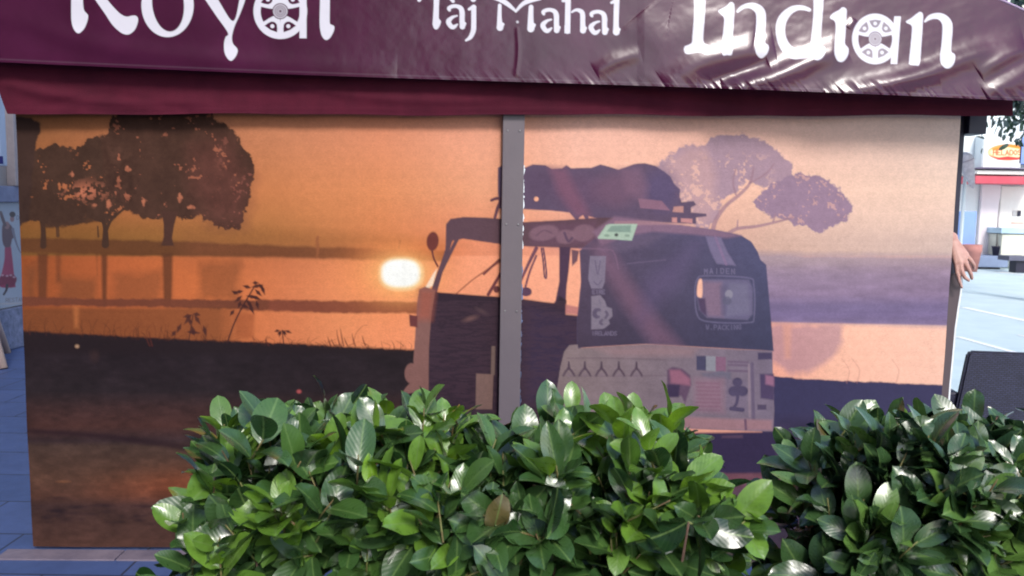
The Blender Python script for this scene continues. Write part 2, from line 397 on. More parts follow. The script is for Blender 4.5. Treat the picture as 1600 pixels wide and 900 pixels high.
# --- dancer poster on the left wall
def poster_paint(X, Y):
    c = Canvas(X, Y, (150, 162, 182))
    c.poly([(-40, 300), (60, 300), (60, 330), (-40, 330)], (140, 155, 180), 0.6, 12)
    sk = (140, 105, 112); dk = (52, 42, 58)
    c.poly([(9, 415), (16, 412), (20, 425), (24, 445), (22, 449), (2, 449), (-4, 440), (4, 428)], (140, 40, 84), sm=True, soft=2)
    c.poly([(8, 385), (16, 383), (19, 400), (22, 428), (24, 436), (17, 434), (10, 433), (1, 434), (3, 425), (7, 405)], (150, 52, 92), sm=True, soft=2)
    c.poly([(0, 433), (8, 429), (13, 431), (18, 428), (26, 434), (24, 443), (17, 449), (10, 444), (1, 446), (-4, 441)], (112, 28, 66), sm=True, soft=2)
    for q in ((4, 430), (11, 431), (17, 430), (22, 433)): c.ell(q[0], q[1], 2.2, 1.4, (196, 160, 178), 0.7)
    c.stroke([(11, 446), (10, 453), (6, 460)], [2.4, 1.8, 1.6], dk)
    c.poly([(4, 352), (8, 348), (15, 350), (20, 357), (22, 370), (19, 374), (16, 385), (8, 386), (4, 378), (3, 362)], (88, 66, 84), sm=True, soft=2)
    c.ell(11, 352, 4, 6, sk, 0.9); c.ell(19, 342, 3.4, 4.6, sk); c.ell(19.5, 335, 4.8, 4.4, dk, ang=0.3)
    c.stroke([(8, 352), (5, 344), (1, 332)], [2.4, 2.6, 2.4], (86, 70, 86)); c.stroke([(20, 358), (24, 375), (30, 391), (35, 397)], [2.2, 1.6, 1.0, 0.8], (108, 108, 130))
    text(c, 'DE', 26, 337, 6, (96, 92, 112), 0.8, 0.5); text(c, 'RESTAURAN', 9, 466, 6, (120, 112, 118), 0.8, 0.55, slope=-0.25)
    c.stroke([(-40, 476), (60, 473)], 1.1, (170, 165, 170), 0.8, 2, sm=False)
    return c.c / POST_E
POST_E = np.array([1.3, 1.3, 1.3])
pb = thing('wall_poster', WL.pt(WL.uv(WL.hit(20, 400))[0], z_pl + .01, 0.01), 'pale poster of a flamenco dancer in a red dress on the left wall', 'poster')
pu0 = WL.uv(WL.hit(-45, 400))[0]; pu1 = WL.uv(WL.hit(50, 400))[0]
wbox(pu0, pu1, z_pl + 0.012, z_l0 - 0.003, 0.002, 0.018).build('backing', m_frame, pb)
board('printed_sheet', WL, pu0, pu1, z_pl + 0.013, z_l0 - 0.004, 0.001, 0.018, poster_paint, 260, pb)
# --- hanging sign, far left
sg = thing('projecting_sign', atdepth(-30, 262, 6.9), 'pale blue sign with a navy corner block at the far left edge', 'sign')
def sbx(p0, p1, y, th, name, m, parent, bev=0.004):
    a = atdepth(*p0, y); b = atdepth(*p1, y)
    return MB().box(((a[0] + b[0]) / 2, y, (a[2] + b[2]) / 2), (abs(b[0] - a[0]), th, abs(a[2] - b[2])), 0, bev).build(name, m, parent)
m_sg = mat('sign_blue', (0.24, 0.31, 0.46), (0.21, 0.28, 0.42), 3, 0.5); m_navy = mat('sign_navy', (0.012, 0.016, 0.12), None, 3, 0.5)
sbx((-90, 60), (7, 259), 6.9, 0.08, 'panel', m_sg, sg); sbx((-60, 243), (5, 256), 6.858, 0.004, 'navy_block', m_navy, sg, 0)
a = atdepth(-60, 62, 6.9); MB().tube([a, (-6.2, 6.9, a[2])], 0.02).build('bracket', m_navy, sg)
# --- pale timber leg of an easel board, mostly out of frame
m_wood = mat('pale_timber', (0.55, 0.42, 0.38), (0.45, 0.33, 0.28), 12, 0.5, stretch=(1, 1, .2))
es = thing('easel_sign', ground(-20, 580), 'pale wooden easel leg slanting into the left edge', 'sign')
p = ground(6, 576, 0.0); tp = p + np.array([-0.42, 0.25, 1.1])
MB().tube([p + np.array([0, 0, 0.0]), tp], [0.034, 0.034], 12).build('leg', m_wood, es)
MB().tube([p + np.array([-0.84, 0.0, 0]), tp + np.array([-0.02, 0, 0])], [0.034, 0.034], 12).build('leg', m_wood, es)
MB().tube([p + np.array([-0.42, 0.75, 0]), tp], [0.03, 0.03], 12).build('leg', m_wood, es)
MB().box(p + np.array([-0.42, 0.12, 0.72]), (0.30, 0.02, 0.45), 0, 0.003).build('board', m_navy, es)

# ================================================================== SCREENS (the printed photograph)
POSTX = 800
def lerp3(a, b, t): return a[None] * (1 - t[:, None]) + b[None] * t[:, None]
def ramp(t, stops):
    r = np.zeros((t.size, 3)); xs = [s_[0] for s_ in stops]; cs = np.array([s_[1] for s_ in stops], float)
    for k in range(3): r[:, k] = np.interp(t, xs, cs[:, k])
    return r
def srgb2lin(c): 
    c = np.clip(c, 0, 255) / 255.0
    return np.where(c <= 0.04045, c / 12.92, ((c + 0.055) / 1.055) ** 2.4)
def mural_paint(X, Y):  # right half paler and pinker: lens-flare veil painted into the print colours
    c = Canvas(X, Y, (200, 130, 90))
    n1 = fbm(X, Y, 60, 4, 5)
    # sky: horizontal ramps at three heights, blended down the sheet
    top = ramp(X, [(30, (146, 96, 62)), (200, (176, 112, 78)), (420, (200, 130, 98)), (600, (226, 146, 116)), (780, (238, 168, 144)), (900, (246, 189, 172)), (1100, (243, 188, 172)), (1500, (230, 202, 194))])
    mid = ramp(X, [(30, (160, 94, 52)), (200, (192, 112, 68)), (420, (206, 128, 80)), (600, (230, 146, 98)), (780, (240, 168, 132)), (900, (248, 186, 160)), (1200, (242, 192, 170)), (1500, (238, 206, 188))])
    low = ramp(X, [(30, (118, 78, 40)), (200, (142, 94, 50)), (420, (174, 112, 62)), (600, (214, 130, 82)), (700, (230, 140, 100)), (900, (236, 160, 136)), (1200, (214, 174, 158)), (1500, (206, 180, 172))])
    t = np.clip((Y - 170) / 130, 0, 1); t2 = np.clip((Y - 300) / 75, 0, 1)
    col = top * (1 - t[:, None]) + mid * t[:, None]; col = col * (1 - t2[:, None]) + low * t2[:, None]
    # pale glow at far right of the sky
    g = np.exp(-(((X - 1420) / 130) ** 2 + ((Y - 330) / 45) ** 2))[:, None] * 0.5; col = col * (1 - g) + np.array([243, 204, 184]) * g
    # water
    wt = ramp(X, [(40, (150, 78, 42)), (180, (186, 98, 56)), (330, (206, 112, 64)), (450, (216, 126, 82)), (540, (234, 144, 96)), (620, (242, 148, 102)), (700, (246, 158, 118)), (900, (249, 172, 142)), (1210, (240, 168, 146)), (1300, (250, 188, 162)), (1480, (248, 194, 172))])
    m = np.clip((Y - 398) / 3, 0, 1)[:, None]; col = col * (1 - m) + wt * m
    c.c = srgb2lin(col)
    # hazy distant shore
    c.poly([(30, 342), (240, 350), (420, 357), (600, 368), (700, 378), (700, 402), (30, 398)], (146, 96, 48), 0.35, 18)
    # far bank left
    c.poly([(30, 372), (160, 374), (300, 378), (470, 385), (600, 389), (700, 392), (700, 408), (560, 405), (400, 402), (200, 399), (30, 394)], (102, 62, 38), 0.93, 5, nz=2, nsc=16)
    c.poly([(300, 376), (700, 390), (700, 408), (500, 404), (300, 400)], (146, 84, 58), .5, 70)
    c.glow(640, 392, 60, 14, (224, 110, 66), 0.6)
    # reflections under the left trees
    for x0, x1, y1, al in ((58, 74, 470, .8), (86, 95, 440, .5), (158, 168, 478, .85), (150, 153, 430, .5), (254, 270, 470, .85)):
        c.poly([(x0, 396), (x1, 396), (x1 - 1, y1), (x0 + 2, y1)], (92, 54, 36), al, 5)
    for x0, x1, y0_, al in ((40, 58, 416, .7), (92, 152, 436, .6), (176, 252, 428, .5), (312, 376, 412, .55)):
        c.poly([(x0, y0_), (x1, y0_ - 4), (x1 - 4, 470), (x0, 470)], (118, 70, 44), al, 16, nz=7, nsc=18)
    # middle strip of land
    c.poly([(30, 463), (130, 466), (260, 467), (420, 469), (560, 471), (660, 473), (660, 489), (540, 489), (400, 485), (250, 480), (120, 478), (30, 478)], (112, 62, 46), 0.95, 3.5, nz=2.4, nsc=9)
    c.poly([(420, 469), (560, 471), (660, 473), (660, 489), (540, 489), (420, 486)], (140, 74, 56), 0.6, 6)
    # lower water tone
    i = c.sel(30, 478, 400, 560); k = np.clip((400 - c.X[i]) / 60, 0, 1) * np.clip((c.Y[i] - 478) / 6, 0, 1) * 0.72
    c.c[i] = c.c[i] * (1 - k[:, None]) + lin((112, 66, 40)) * k[:, None]
    c.poly([(115, 478), (124, 478), (123, 512), (117, 512)], (196, 116, 66), .5, 6); c.poly([(366, 489), (398, 489), (396, 530), (370, 526)], (160, 84, 50), .6, 7)
    # foreground embankment, left
    fgL = [(30, 516), (90, 520), (160, 523), (240, 527), (300, 531), (400, 534), (480, 538), (560, 542), (650, 547), (650, 680), (760, 700), (900, 900), (30, 900)]
    idx, d = c.poly(fgL, (40, 30, 34), 1, 4, nz=2.2, nsc=7)
    # dry twigs on its brow
    rs = random.Random(5)
    for _ in range(120):
        x = rs.uniform(40, 640); y = 519 + (x - 40) * 0.046; h = rs.uniform(3, 13) if x > 330 else rs.uniform(5, 26)
        a_ = 0.5 if x > 330 else 0.42
        c.stroke([(x, y + 3), (x + rs.uniform(-4, 4), y - h * .5), (x + rs.uniform(-9, 9), y - h)], [0.7, 0.5, 0.3], (70, 38, 32), a_, 1.5)
    i = c.sel(30, 545, 900, 900); x, y = c.X[i], c.Y[i]; n = fbm(x, y, 46, 5, 21); nf = fbm(x * 0.6, y * 1.5, 9, 3, 22)
    base = ramp(y, [(545, (40, 31, 36)), (610, (44, 35, 39)), (638, (64, 43, 42)), (665, (74, 47, 43)), (688, (58, 43, 45)), (697, (76, 57, 50)), (745, (92, 64, 52)), (775, (88, 58, 48)), (790, (68, 48, 46)), (815, (74, 51, 46)), (860, (84, 57, 50)), (900, (76, 50, 46))])
    warm = np.clip((x - 110) / 160, 0, 1) * np.exp(-((y - 765 + (x - 100) * .05) / 26) ** 2); base = base + warm[:, None] * np.array([34, 8, -2])
    base = base * (1 + 0.42 * n[:, None] + 0.3 * nf[:, None])
    m_ = np.clip((y - 548) / 10, 0, 1)[:, None]; c.c[i] = c.c[i] * (1 - m_) + srgb2lin(base) * m_
    c.stroke([(40, 672), (150, 680), (260, 694), (400, 712)], [3, 4, 5, 5], (44, 28, 34), 0.75, 6)
    for _ in range(80):                                # rough stones
        x = rs.uniform(58, 600); y = rs.gauss(802, 13)
        c.ell(x, y, rs.uniform(4, 13), rs.uniform(1.2, 3), (36, 26, 34), rs.uniform(.25, .6), 4)
    c.ell(100, 752, 8, 1.4, (150, 96, 62), .5, 3); c.ell(121, 541, 3, 2.6, (190, 150, 120), .9, 3); c.ell(467, 612, 3.4, 2.8, (190, 90, 90), .9, 3); c.ell(148, 556, 7, 9, (80, 55, 52), .3, 8)
    # right bank, water and foreground
    c.poly([(1180, 394), (1260, 397), (1380, 398), (1500, 399), (1500, 512), (1380, 507), (1280, 504), (1190, 503)], (172, 148, 156), 1, 12, nz=2, nsc=20)
    i = c.sel(1185, 405, 1500, 512); y = c.Y[i]; b2 = ramp(y, [(405, (166, 142, 152)), (430, (150, 128, 150)), (460, (142, 120, 148)), (478, (118, 103, 137)), (492, (120, 104, 140)), (506, (130, 112, 146))]) * (1 + 0.22 * fbm(c.X[i] * .4, y * 1.6, 16, 4, 31)[:, None])
    k = np.clip((y - 402) / 16, 0, 1) * np.clip((504 + (c.X[i] - 1190) * .02 - y) / 3, 0, 1); c.c[i] = c.c[i] * (1 - k[:, None]) + srgb2lin(b2) * k[:, None]
    c.poly([(1200, 508), (1316, 506), (1314, 535), (1300, 560), (1268, 578), (1240, 584), (1215, 570), (1200, 556)], (172, 132, 146), 0.7, 11, nz=5, nsc=14)
    c.poly([(1222, 506), (1236, 506), (1234, 560), (1226, 560)], (228, 160, 134), .5, 7)
    c.poly([(1190, 586), (1260, 592), (1350, 596), (1500, 603), (1500, 900), (880, 900), (1190, 700)], (60, 56, 88), 1, 2.5, nz=1.5, nsc=9)
    i = c.sel(1130, 620, 1510, 900); x, y = c.X[i], c.Y[i]
    b3 = ramp(y, [(620, (60, 50, 80)), (700, (62, 50, 72)), (745, (112, 72, 84)), (770, (92, 66, 84)), (800, (82, 66, 86)), (830, (66, 56, 76)), (870, (60, 48, 60))]) * (1 + 0.6 * fbm(x * .5, y * 1.4, 18, 4, 33)[:, None])
    k = (np.clip((y - 640) / 40, 0, 1) * np.clip((x - 1190) / 30, 0, 1))[:, None]; k = np.maximum(k, (np.clip((y - 730) / 10, 0, 1))[:, None]); c.c[i] = c.c[i] * (1 - k) + srgb2lin(b3) * k
    for x0 in (1322, 1338, 1400):
        c.stroke([(x0, 598), (x0 + 4, 578), (x0 - 8, 560)], [.8, .6, .4], (180, 120, 110), .5, 2)
    # weeds standing before the water
    wd = (66, 36, 36)
    c.stroke([(356, 534), (364, 510), (374, 488), (384, 470), (396, 450)], [1.2, 1.2, 1.2, 1.2, 1], wd, .95)
    def leaf(x, y, L, a_, w_=3.0, al=.95):
        dx, dy = math.cos(a_), math.sin(a_)
        c.poly([(x, y), (x + dx * L * .45 - dy * w_, y + dy * L * .45 + dx * w_), (x + dx * L, y + dy * L), (x + dx * L * .45 + dy * w_, y + dy * L * .45 - dx * w_)], wd, al, 1.8)
    for q in ((392, 450, 14, 3.4), (392, 449, 20, -.2), (404, 443, 14, .9), (408, 446, 16, 1.2), (398, 452, 16, .8), (380, 455, 14, 3.0), (378, 462, 16, 2.4), (376, 470, 13, 1.9), (384, 468, 18, .9), (388, 474, 20, 1.1), (392, 462, 18, .4), (384, 462, 20, .2), (376, 476, 14, .4), (366, 484, 12, 2.2), (400, 470, 14, 1.3), (372, 460, 12, 3.6), (394, 442, 10, 0)): leaf(*q)
    for q in ((300, 492, 14, 2.9), (300, 491, 20, 2.2), (302, 490, 12, .2), (304, 492, 18, 1.0), (300, 508, 18, 1.3), (284, 505, 17, 2.0), (318, 508, 18, 1.3), (292, 518, 22, .1), (276, 516, 12, 2.2), (298, 498, 10, 1.6)): leaf(*q, 3.4, .85)
    c.stroke([(296, 530), (300, 505), (302, 492)], .9, wd, .8)
    for q in ((440, 517, 9, 2.4), (441, 516, 10, .8), (443, 516, 10, 1.3), (437, 516, 9, 2.9), (445, 516, 12, .4), (439, 517, 10, 1.9)): leaf(*q, 2.4)
    c.stroke([(443, 536), (442, 526), (441, 516)], .9, wd, .9)
    for x0, h in ((514, 14), (520, 10), (528, 24), (534, 26), (540, 12), (552, 18), (568, 14), (417, 10), (236, 22), (232, 14)):
        c.stroke([(x0 + 3, 540), (x0, 540 - h * .5), (x0 - 2, 540 - h)], [1, .9, .4], (92, 44, 38), .8, 1.6)
    c.stroke([(552, 538), (556, 522), (566, 510), (574, 508)], [.8, .6, .5, .4], (150, 84, 60), .7)
    # people far off on the bank
    c.stroke([(497, 370), (496, 376), (497, 390), (495, 402)], [1.8, 2.6, 2.2, 1.0], (150, 88, 56), .8, 2); c.stroke([(625, 377), (623, 388)], [1.8, 1], (150, 84, 56), .7, 2)
    # ---- left trees
    TR = (72, 49, 39)
    def holes(idx, d, col_, th=.2, sc=9, seed=41, al=.9, cond=None):
        if d is None: return
        x = c.X[idx]; y = c.Y[idx]; n = .72 * fbm(x, y, sc * 1.7, 3, seed) + .5 * fbm(x, y, 4.2, 2, seed + 9)
        a_ = np.clip((n - th) / .05, 0, 1) * (d < -3) * al
        if cond is not None: a_ = a_ * cond(x, y)
        c.c[idx] = c.c[idx] * (1 - a_[:, None]) + lin(col_) * a_[:, None]
    i1, d1 = c.poly([(20, 240), (60, 232), (84, 226), (104, 236), (128, 226), (150, 208), (172, 214), (200, 240), (212, 300), (200, 326), (178, 338), (168, 350), (150, 342), (128, 344), (112, 352), (86, 356), (62, 348), (20, 342)], TR, 1, 2.2, nz=9, nsc=20, leafy=4.5)
    holes(i1, d1, (190, 112, 72), .20, 10, 42, .75, lambda x, y: np.clip((y - 225) / 30, 0, 1)); holes(i1, d1, (206, 122, 92), .06, 20, 47, .8, lambda x, y: np.exp(-(((x - 135) / 32) ** 2 + ((y - 300) / 14) ** 2)) + np.exp(-(((x - 78) / 12) ** 2 + ((y - 306) / 9) ** 2)))
    c.poly([(20, 180), (48, 183), (60, 192), (62, 205), (56, 222), (50, 250), (46, 345), (20, 360)], (66, 46, 40), 1, 3, nz=4, nsc=12)
    i2, d2 = c.poly([(150, 212), (170, 206), (174, 186), (192, 168), (330, 168), (336, 184), (352, 196), (372, 212), (382, 232), (392, 250), (398, 280), (392, 300), (386, 320), (382, 340), (372, 356), (350, 362), (330, 352), (308, 338), (290, 346), (268, 338), (250, 344), (232, 340), (214, 336), (196, 322), (168, 290)], (76, 50, 40), 1, 2.2, nz=9, nsc=22, seed=9, leafy=4.5)
    c.poly([(300, 230), (360, 220), (392, 280), (380, 350), (330, 350), (300, 300)], (106, 62, 54), .6, 40, nz=8, nsc=20)
    holes(i2, d2, (176, 104, 78), .235, 9, 43, .7); holes(i2, d2, (150, 88, 74), .14, 12, 46, .6, lambda x, y: np.clip((x - 330) / 30, 0, 1))
    for x, y, a_, b_ in ((224, 314, 5, 6), (280, 309, 3.4, 7), (199, 265, 5, 4.6), (112, 272, 3, 5), (147, 322, 5, 4), (170, 320, 6, 9), (298, 324, 9, 3)): c.poly([(x - a_, y), (x, y - b_), (x + a_, y), (x, y + b_)], (196, 118, 88), .75, 2.5, nz=3, nsc=7, leafy=3)
    c.poly([(66, 330), (110, 322), (160, 322), (168, 345), (120, 352), (66, 356)], TR, .9, 4, nz=5, nsc=11, seed=14)
    for ii, dd in ((i1, d1), (i2, d2)):
        if len(dd):
            n = fbm(c.X[ii], c.Y[ii], 26, 4, 90) * .5 + fbm(c.X[ii], c.Y[ii], 6, 3, 91) * .35
            c.c[ii] *= (1 + np.where(dd < 0, n, 0))[:, None]
    # trunks
    c.poly([(252, 330), (278, 330), (272, 352), (269, 372), (272, 384), (252, 384), (256, 370), (256, 352)], (78, 50, 42), 1, 2)
    c.stroke([(165, 382), (165, 360), (162, 346), (158, 330)], [6, 4, 3, 2.5], TR); c.stroke([(166, 360), (174, 344), (184, 334), (200, 322)], [3, 2.2, 2, 2], TR)
    c.stroke([(67, 384), (67, 360), (64, 335)], [5, 4, 4], TR); c.stroke([(90, 368), (89, 350)], [3, 2.5], TR, .8); c.stroke([(154, 370), (153, 354)], [1.4, 1.2], TR, .9)
    # ---- right tree in the haze
    T2 = (172, 142, 157)
    i3, d3 = c.poly([(1026, 262), (1046, 240), (1076, 226), (1100, 226), (1112, 214), (1140, 209), (1172, 213), (1200, 226), (1224, 244), (1236, 262), (1232, 278), (1210, 284), (1196, 292), (1168, 284), (1150, 302), (1132, 306), (1126, 330), (1108, 356), (1080, 352), (1060, 330), (1050, 290)], T2, 1, 2.6, nz=7, nsc=20, seed=15, leafy=4.5)
    c.poly([(1030, 262), (1076, 226), (1104, 232), (1120, 262), (1122, 320), (1100, 356), (1060, 340), (1044, 290)], (198, 158, 160), .75, 18, nz=8, nsc=20)
    holes(i3, d3, (240, 190, 172), .085, 11, 44, .6, lambda x, y: np.clip((y - 235) / 20, 0, 1) * np.clip((1215 - x) / 30, 0, 1))
    i4, d4 = c.poly([(1176, 316), (1190, 300), (1206, 288), (1236, 274), (1264, 272), (1296, 284), (1318, 302), (1334, 322), (1322, 342), (1300, 354), (1276, 362), (1250, 352), (1226, 344), (1204, 336), (1186, 328)], (154, 126, 148), 1, 2.6, nz=6, nsc=18, seed=16, leafy=4)
    holes(i4, d4, (236, 180, 162), .12, 9, 45, .45)
    for st, ww in (([(1112, 372), (1118, 346), (1134, 322), (1156, 304), (1172, 286), (1178, 262)], [4, 3.4, 3, 2.6, 2.2, 1.4]), ([(1130, 372), (1150, 358), (1180, 354), (1208, 348), (1238, 340)], [3.4, 2.8, 2.4, 2, 1.4]), ([(1150, 304), (1146, 284), (1150, 264)], [1.6, 1.4, 1]), ([(1152, 356), (1153, 344)], [1.4, 1]), ([(1208, 346), (1212, 334)], [1.5, 1]), ([(1172, 286), (1196, 272), (1210, 256)], [1.6, 1.4, 1])):
        c.stroke(st, ww, (160, 124, 138), .8)
    # ---- sun on the water
    c.glow(627, 428, 74, 50, (252, 150, 84), .6); c.glow(627, 428, 44, 33, (255, 206, 130), .7)
    c.ell(627, 428, 33, 25, (255, 226, 170), 1, 8, pw=2.5); c.ell(626, 427, 29, 21, (255, 255, 250), 1, 5, pw=2.6)
    # ================= three-wheeler
    # light through its windows stays; roof rack and luggage first
    LG = (98, 80, 104)
    i5, d5 = c.poly([(778, 262), (786, 258), (800, 258), (820, 262), (832, 257), (852, 258), (862, 264), (878, 263), (885, 258), (892, 263), (924, 262), (938, 257), (950, 260), (966, 265), (978, 261), (992, 256), (1008, 255), (1024, 259), (1038, 268), (1048, 276), (1054, 288), (1063, 296), (1062, 308), (1065, 316), (1084, 314), (1088, 320), (1080, 324), (1080, 332), (1104, 334), (1104, 338), (1088, 340), (1088, 350), (1040, 348), (1000, 345), (930, 346), (900, 344), (890, 332), (860, 329), (820, 327), (780, 326), (778, 300)], LG, 1, 2)
    for e_ in ((848, 286, 28, 22, (92, 72, 96)), (905, 300, 36, 28, (108, 80, 106)), (962, 296, 32, 26, (122, 88, 110)), (1034, 296, 26, 32, (90, 78, 116))): c.ell(*e_, .6, 22)
    c.poly([(858, 262), (884, 263), (900, 296), (922, 336), (900, 340), (872, 300)], (132, 88, 110), .75, 14)
    c.poly([(968, 262), (1000, 262), (1012, 290), (1008, 318), (980, 300)], (136, 100, 122), .5, 14)
    c.poly([(997, 310), (1034, 314), (1047, 329), (1000, 325)], (146, 106, 126), .9, 2); c.poly([(1053, 323), (1068, 322), (1068, 332), (1051, 331)], (206, 150, 140), .8, 2); c.poly([(1050, 340), (1058, 340), (1058, 348), (1050, 347)], (220, 154, 148), .8, 2); c.poly([(1064, 341), (1082, 342), (1082, 349), (1064, 347)], (214, 150, 148), .8, 2)
    c.ell(838, 311, 3.6, 3.6, (250, 178, 146)); c.poly([(905, 340), (911, 336), (916, 345), (904, 345)], (246, 172, 146), .9, 1.6); c.poly([(920, 338), (932, 341), (932, 345), (919, 345)], (246, 172, 146), .9, 1.6)
    c.stroke([(1056, 302), (1064, 314)], .8, (110, 84, 110), .8); c.stroke([(768, 313), (776, 310), (786, 311)], [2.2, 2.4, 2], (104, 70, 84)); c.stroke([(784, 312), (778, 324), (773, 341)], [2.6, 2.6, 2.2], (104, 70, 84)); c.ell(780, 337, 2, 4, (250, 190, 160), .8)
    # roof front
    RF = (96, 70, 80)
    c.poly([(697, 350), (704, 342), (724, 339), (760, 340), (782, 342), (820, 347), (880, 344), (936, 340), (960, 340), (960, 388), (900, 388), (850, 386), (800, 384), (764, 379), (724, 373), (708, 376), (696, 388)], RF, 1, 2)
    c.poly([(830, 350), (930, 344), (944, 380), (900, 386), (830, 384)], (112, 78, 100), .5, 14)
    for x, y, a_, b_ in ((850, 364, 23, 12), (884, 370, 15, 11), (912, 364, 18, 13)): c.ell(x, y, a_, b_, (138, 104, 118), .75, 3, ang=-.15)
    c.stroke([(838, 368), (850, 360), (862, 364)], 1.4, (104, 74, 92), .6); c.stroke([(882, 364), (888, 377), (894, 372)], 2, (88, 66, 90), .8)
    # pillars, mirror, wipers, windscreen
    c.stroke([(704, 372), (697, 398), (688, 424), (678, 456)], [3.6, 3.6, 4, 5], RF); c.stroke([(715, 372), (702, 398), (690, 422)], [3, 2.8, 3], RF)
    c.poly([(678, 426), (683, 420), (676, 446), (668, 452), (664, 450)], (255, 228, 200), .95, 2)
    c.ell(676, 377, 9.5, 15, (112, 56, 52), 1, 2, ang=.08); c.stroke([(675, 391), (678, 404), (684, 416)], 1.5, (112, 60, 56))
    c.stroke([(713, 459), (740, 436), (776, 412), (800, 398)], [1, 1, 1.6, 2], (150, 84, 66), .9); c.stroke([(756, 428), (780, 406)], 1.9, (120, 66, 66)); c.stroke([(763, 460), (782, 428)], [2.6, 2.4], (116, 64, 70))
    c.stroke([(812, 442), (826, 412), (838, 388)], [2, 2.4, 3], (112, 72, 88)); c.stroke([(820, 452), (828, 424), (838, 400)], 1.6, (112, 72, 88)); c.stroke([(846, 388), (849, 410), (851, 432), (854, 432), (852, 408), (849, 388)], 1.3, (96, 64, 84)); c.ell(822, 456, 9, 7, (92, 64, 86)); c.ell(776, 452, 5, 5.5, (110, 62, 64))
    # B pillar and cabin side
    DK = (54, 40, 52)
    c.poly([(874, 386), (892, 386), (889, 420), (885, 452), (884, 484), (862, 480), (868, 470), (874, 440)], (78, 56, 78), 1, 2)
    c.poly([(676, 456), (740, 461), (800, 465), (850, 472), (868, 474), (874, 462), (886, 470), (884, 492), (906, 494), (908, 548), (886, 548), (876, 580), (866, 640), (860, 720), (668, 720), (668, 560), (671, 500)], DK, 1, 2.4)
    c.poly([(820, 474), (906, 494), (906, 548), (870, 600), (820, 640)], (60, 48, 74), .7, 24)
    i = c.sel(668, 456, 908, 720); k = np.clip(np.abs(fbm(c.X[i] * .35, c.Y[i] * 2.2, 12, 4, 52)) * 3, 0, .35)[:, None] * (c.Y[i] > 470)[:, None] * (np.sum(c.c[i], 1) < .2)[:, None]; c.c[i] = c.c[i] * (1 - k) + lin((84, 60, 72)) * k
    c.ell(735, 498, 10, 3.5, (132, 96, 92), .6, 5, ang=-.3); c.ell(752, 486, 8, 2.5, (110, 84, 86), .5, 5, ang=.5); c.stroke([(700, 440), (700, 452)], 3, (250, 150, 100), 0)
    c.poly([(894, 392), (906, 392), (904, 430), (903, 492), (893, 490), (885, 480), (888, 440)], (250, 172, 140), 1, 1.8); c.poly([(884, 476), (904, 480), (904, 492), (884, 489)], (190, 120, 118), .9, 3); c.poly([(893, 390), (905, 392), (902, 408), (894, 416)], (78, 58, 82), .9, 2)
    # front nose
    NS = (136, 96, 90)
    c.poly([(655, 452), (664, 448), (680, 454), (674, 490), (670, 540), (669, 640), (646, 640), (646, 560), (650, 500), (652, 470)], NS, 1, 2); c.poly([(655, 452), (680, 454), (674, 500), (651, 500)], (170, 92, 74), .7, 14)
    c.poly([(639, 492), (652, 494), (652, 512), (640, 510)], (112, 60, 60), 1, 2)
    c.ell(643, 584, 11, 16, NS, 1, 2); c.poly([(628, 620), (634, 606), (646, 596), (656, 600), (656, 640), (634, 640)], NS, 1, 2, sm=True); c.poly([(628, 622), (650, 614), (656, 626), (650, 650), (628, 650)], (44, 30, 38), 1, 2, sm=True)
    # white post of the engine flap
    c.poly([(768, 541), (774, 541), (773, 586), (767, 586)], (120, 98, 92), 1, 1.6); c.poly([(744, 584), (771, 585), (769, 640), (743, 640)], (128, 100, 94), 1, 1.6)
    # hood canopy
    CN = (88, 78, 114)
    hood = [(906, 392), (926, 376), (950, 360), (1000, 352), (1060, 352), (1120, 360), (1158, 368), (1174, 378), (1184, 394), (1188, 406), (1197, 414), (1200, 450), (1204, 500), (1208, 548), (1150, 545), (1080, 541), (1010, 537), (960, 540), (902, 544), (902, 500), (908, 440)]
    i6, d6 = c.poly(hood, CN, 1, 2)
    x, y = c.X[i6], c.Y[i6]; tt = np.clip((x - 900) / 300, 0, 1); t3 = np.clip((y - 360) / 180, 0, 1)
    cc = (np.array([92, 76, 98])[None] * (1 - tt[:, None]) + np.array([84, 83, 116])[None] * tt[:, None]) * (1 - .2 * t3[:, None]) * (1 + .14 * fbm(x, y, 30, 4, 61)[:, None]); mk = np.clip(.5 - d6 / 2, 0, 1)[:, None]
    c.c[i6] = c.c[i6] * (1 - mk) + srgb2lin(cc) * mk
    c.poly([(926, 362), (960, 338), (1000, 343), (1060, 350), (1120, 360), (1160, 368), (1136, 372), (1080, 366), (1020, 362), (976, 370), (940, 384)], (140, 108, 130), .85, 5)
    c.poly([(936, 384), (1000, 366), (1040, 366), (1010, 384), (930, 400)], (112, 96, 120), .5, 10)
    c.poly([(922, 380), (948, 380), (986, 440), (1030, 500), (1066, 542), (1020, 540), (976, 480), (940, 420)], (128, 94, 116), .62, 22)
    c.poly([(1010, 440), (1090, 380), (1060, 440), (1000, 500)], (104, 88, 124), .5, 34)
    c.poly([(1103, 369), (1127, 371), (1136, 392), (1150, 415), (1120, 412), (1110, 392)], (128, 116, 148), .8, 3); c.stroke([(1118, 370), (1135, 413)], 2, (140, 112, 146), .6)
    c.stroke([(905, 388), (950, 390), (960, 396), (966, 420)], .9, (128, 98, 122), .8, 2); c.stroke([(980, 412), (1040, 406)], .7, (118, 100, 130), .6, 2)
    # licence plate painted on the hood side
    c.poly([(934, 371), (947, 352), (952, 350), (996, 350), (987, 376), (960, 374), (935, 373)], (172, 192, 174), 1, 1.8); c.poly([(955, 353), (986, 352), (985, 363), (948, 362)], (122, 146, 136), .8, 2); c.ell(963, 367, 3, 2.6, (80, 84, 84)); c.ell(948, 368, 4, 2, (128, 148, 134), .8); c.ell(980, 368, 4, 2, (128, 148, 134), .8)
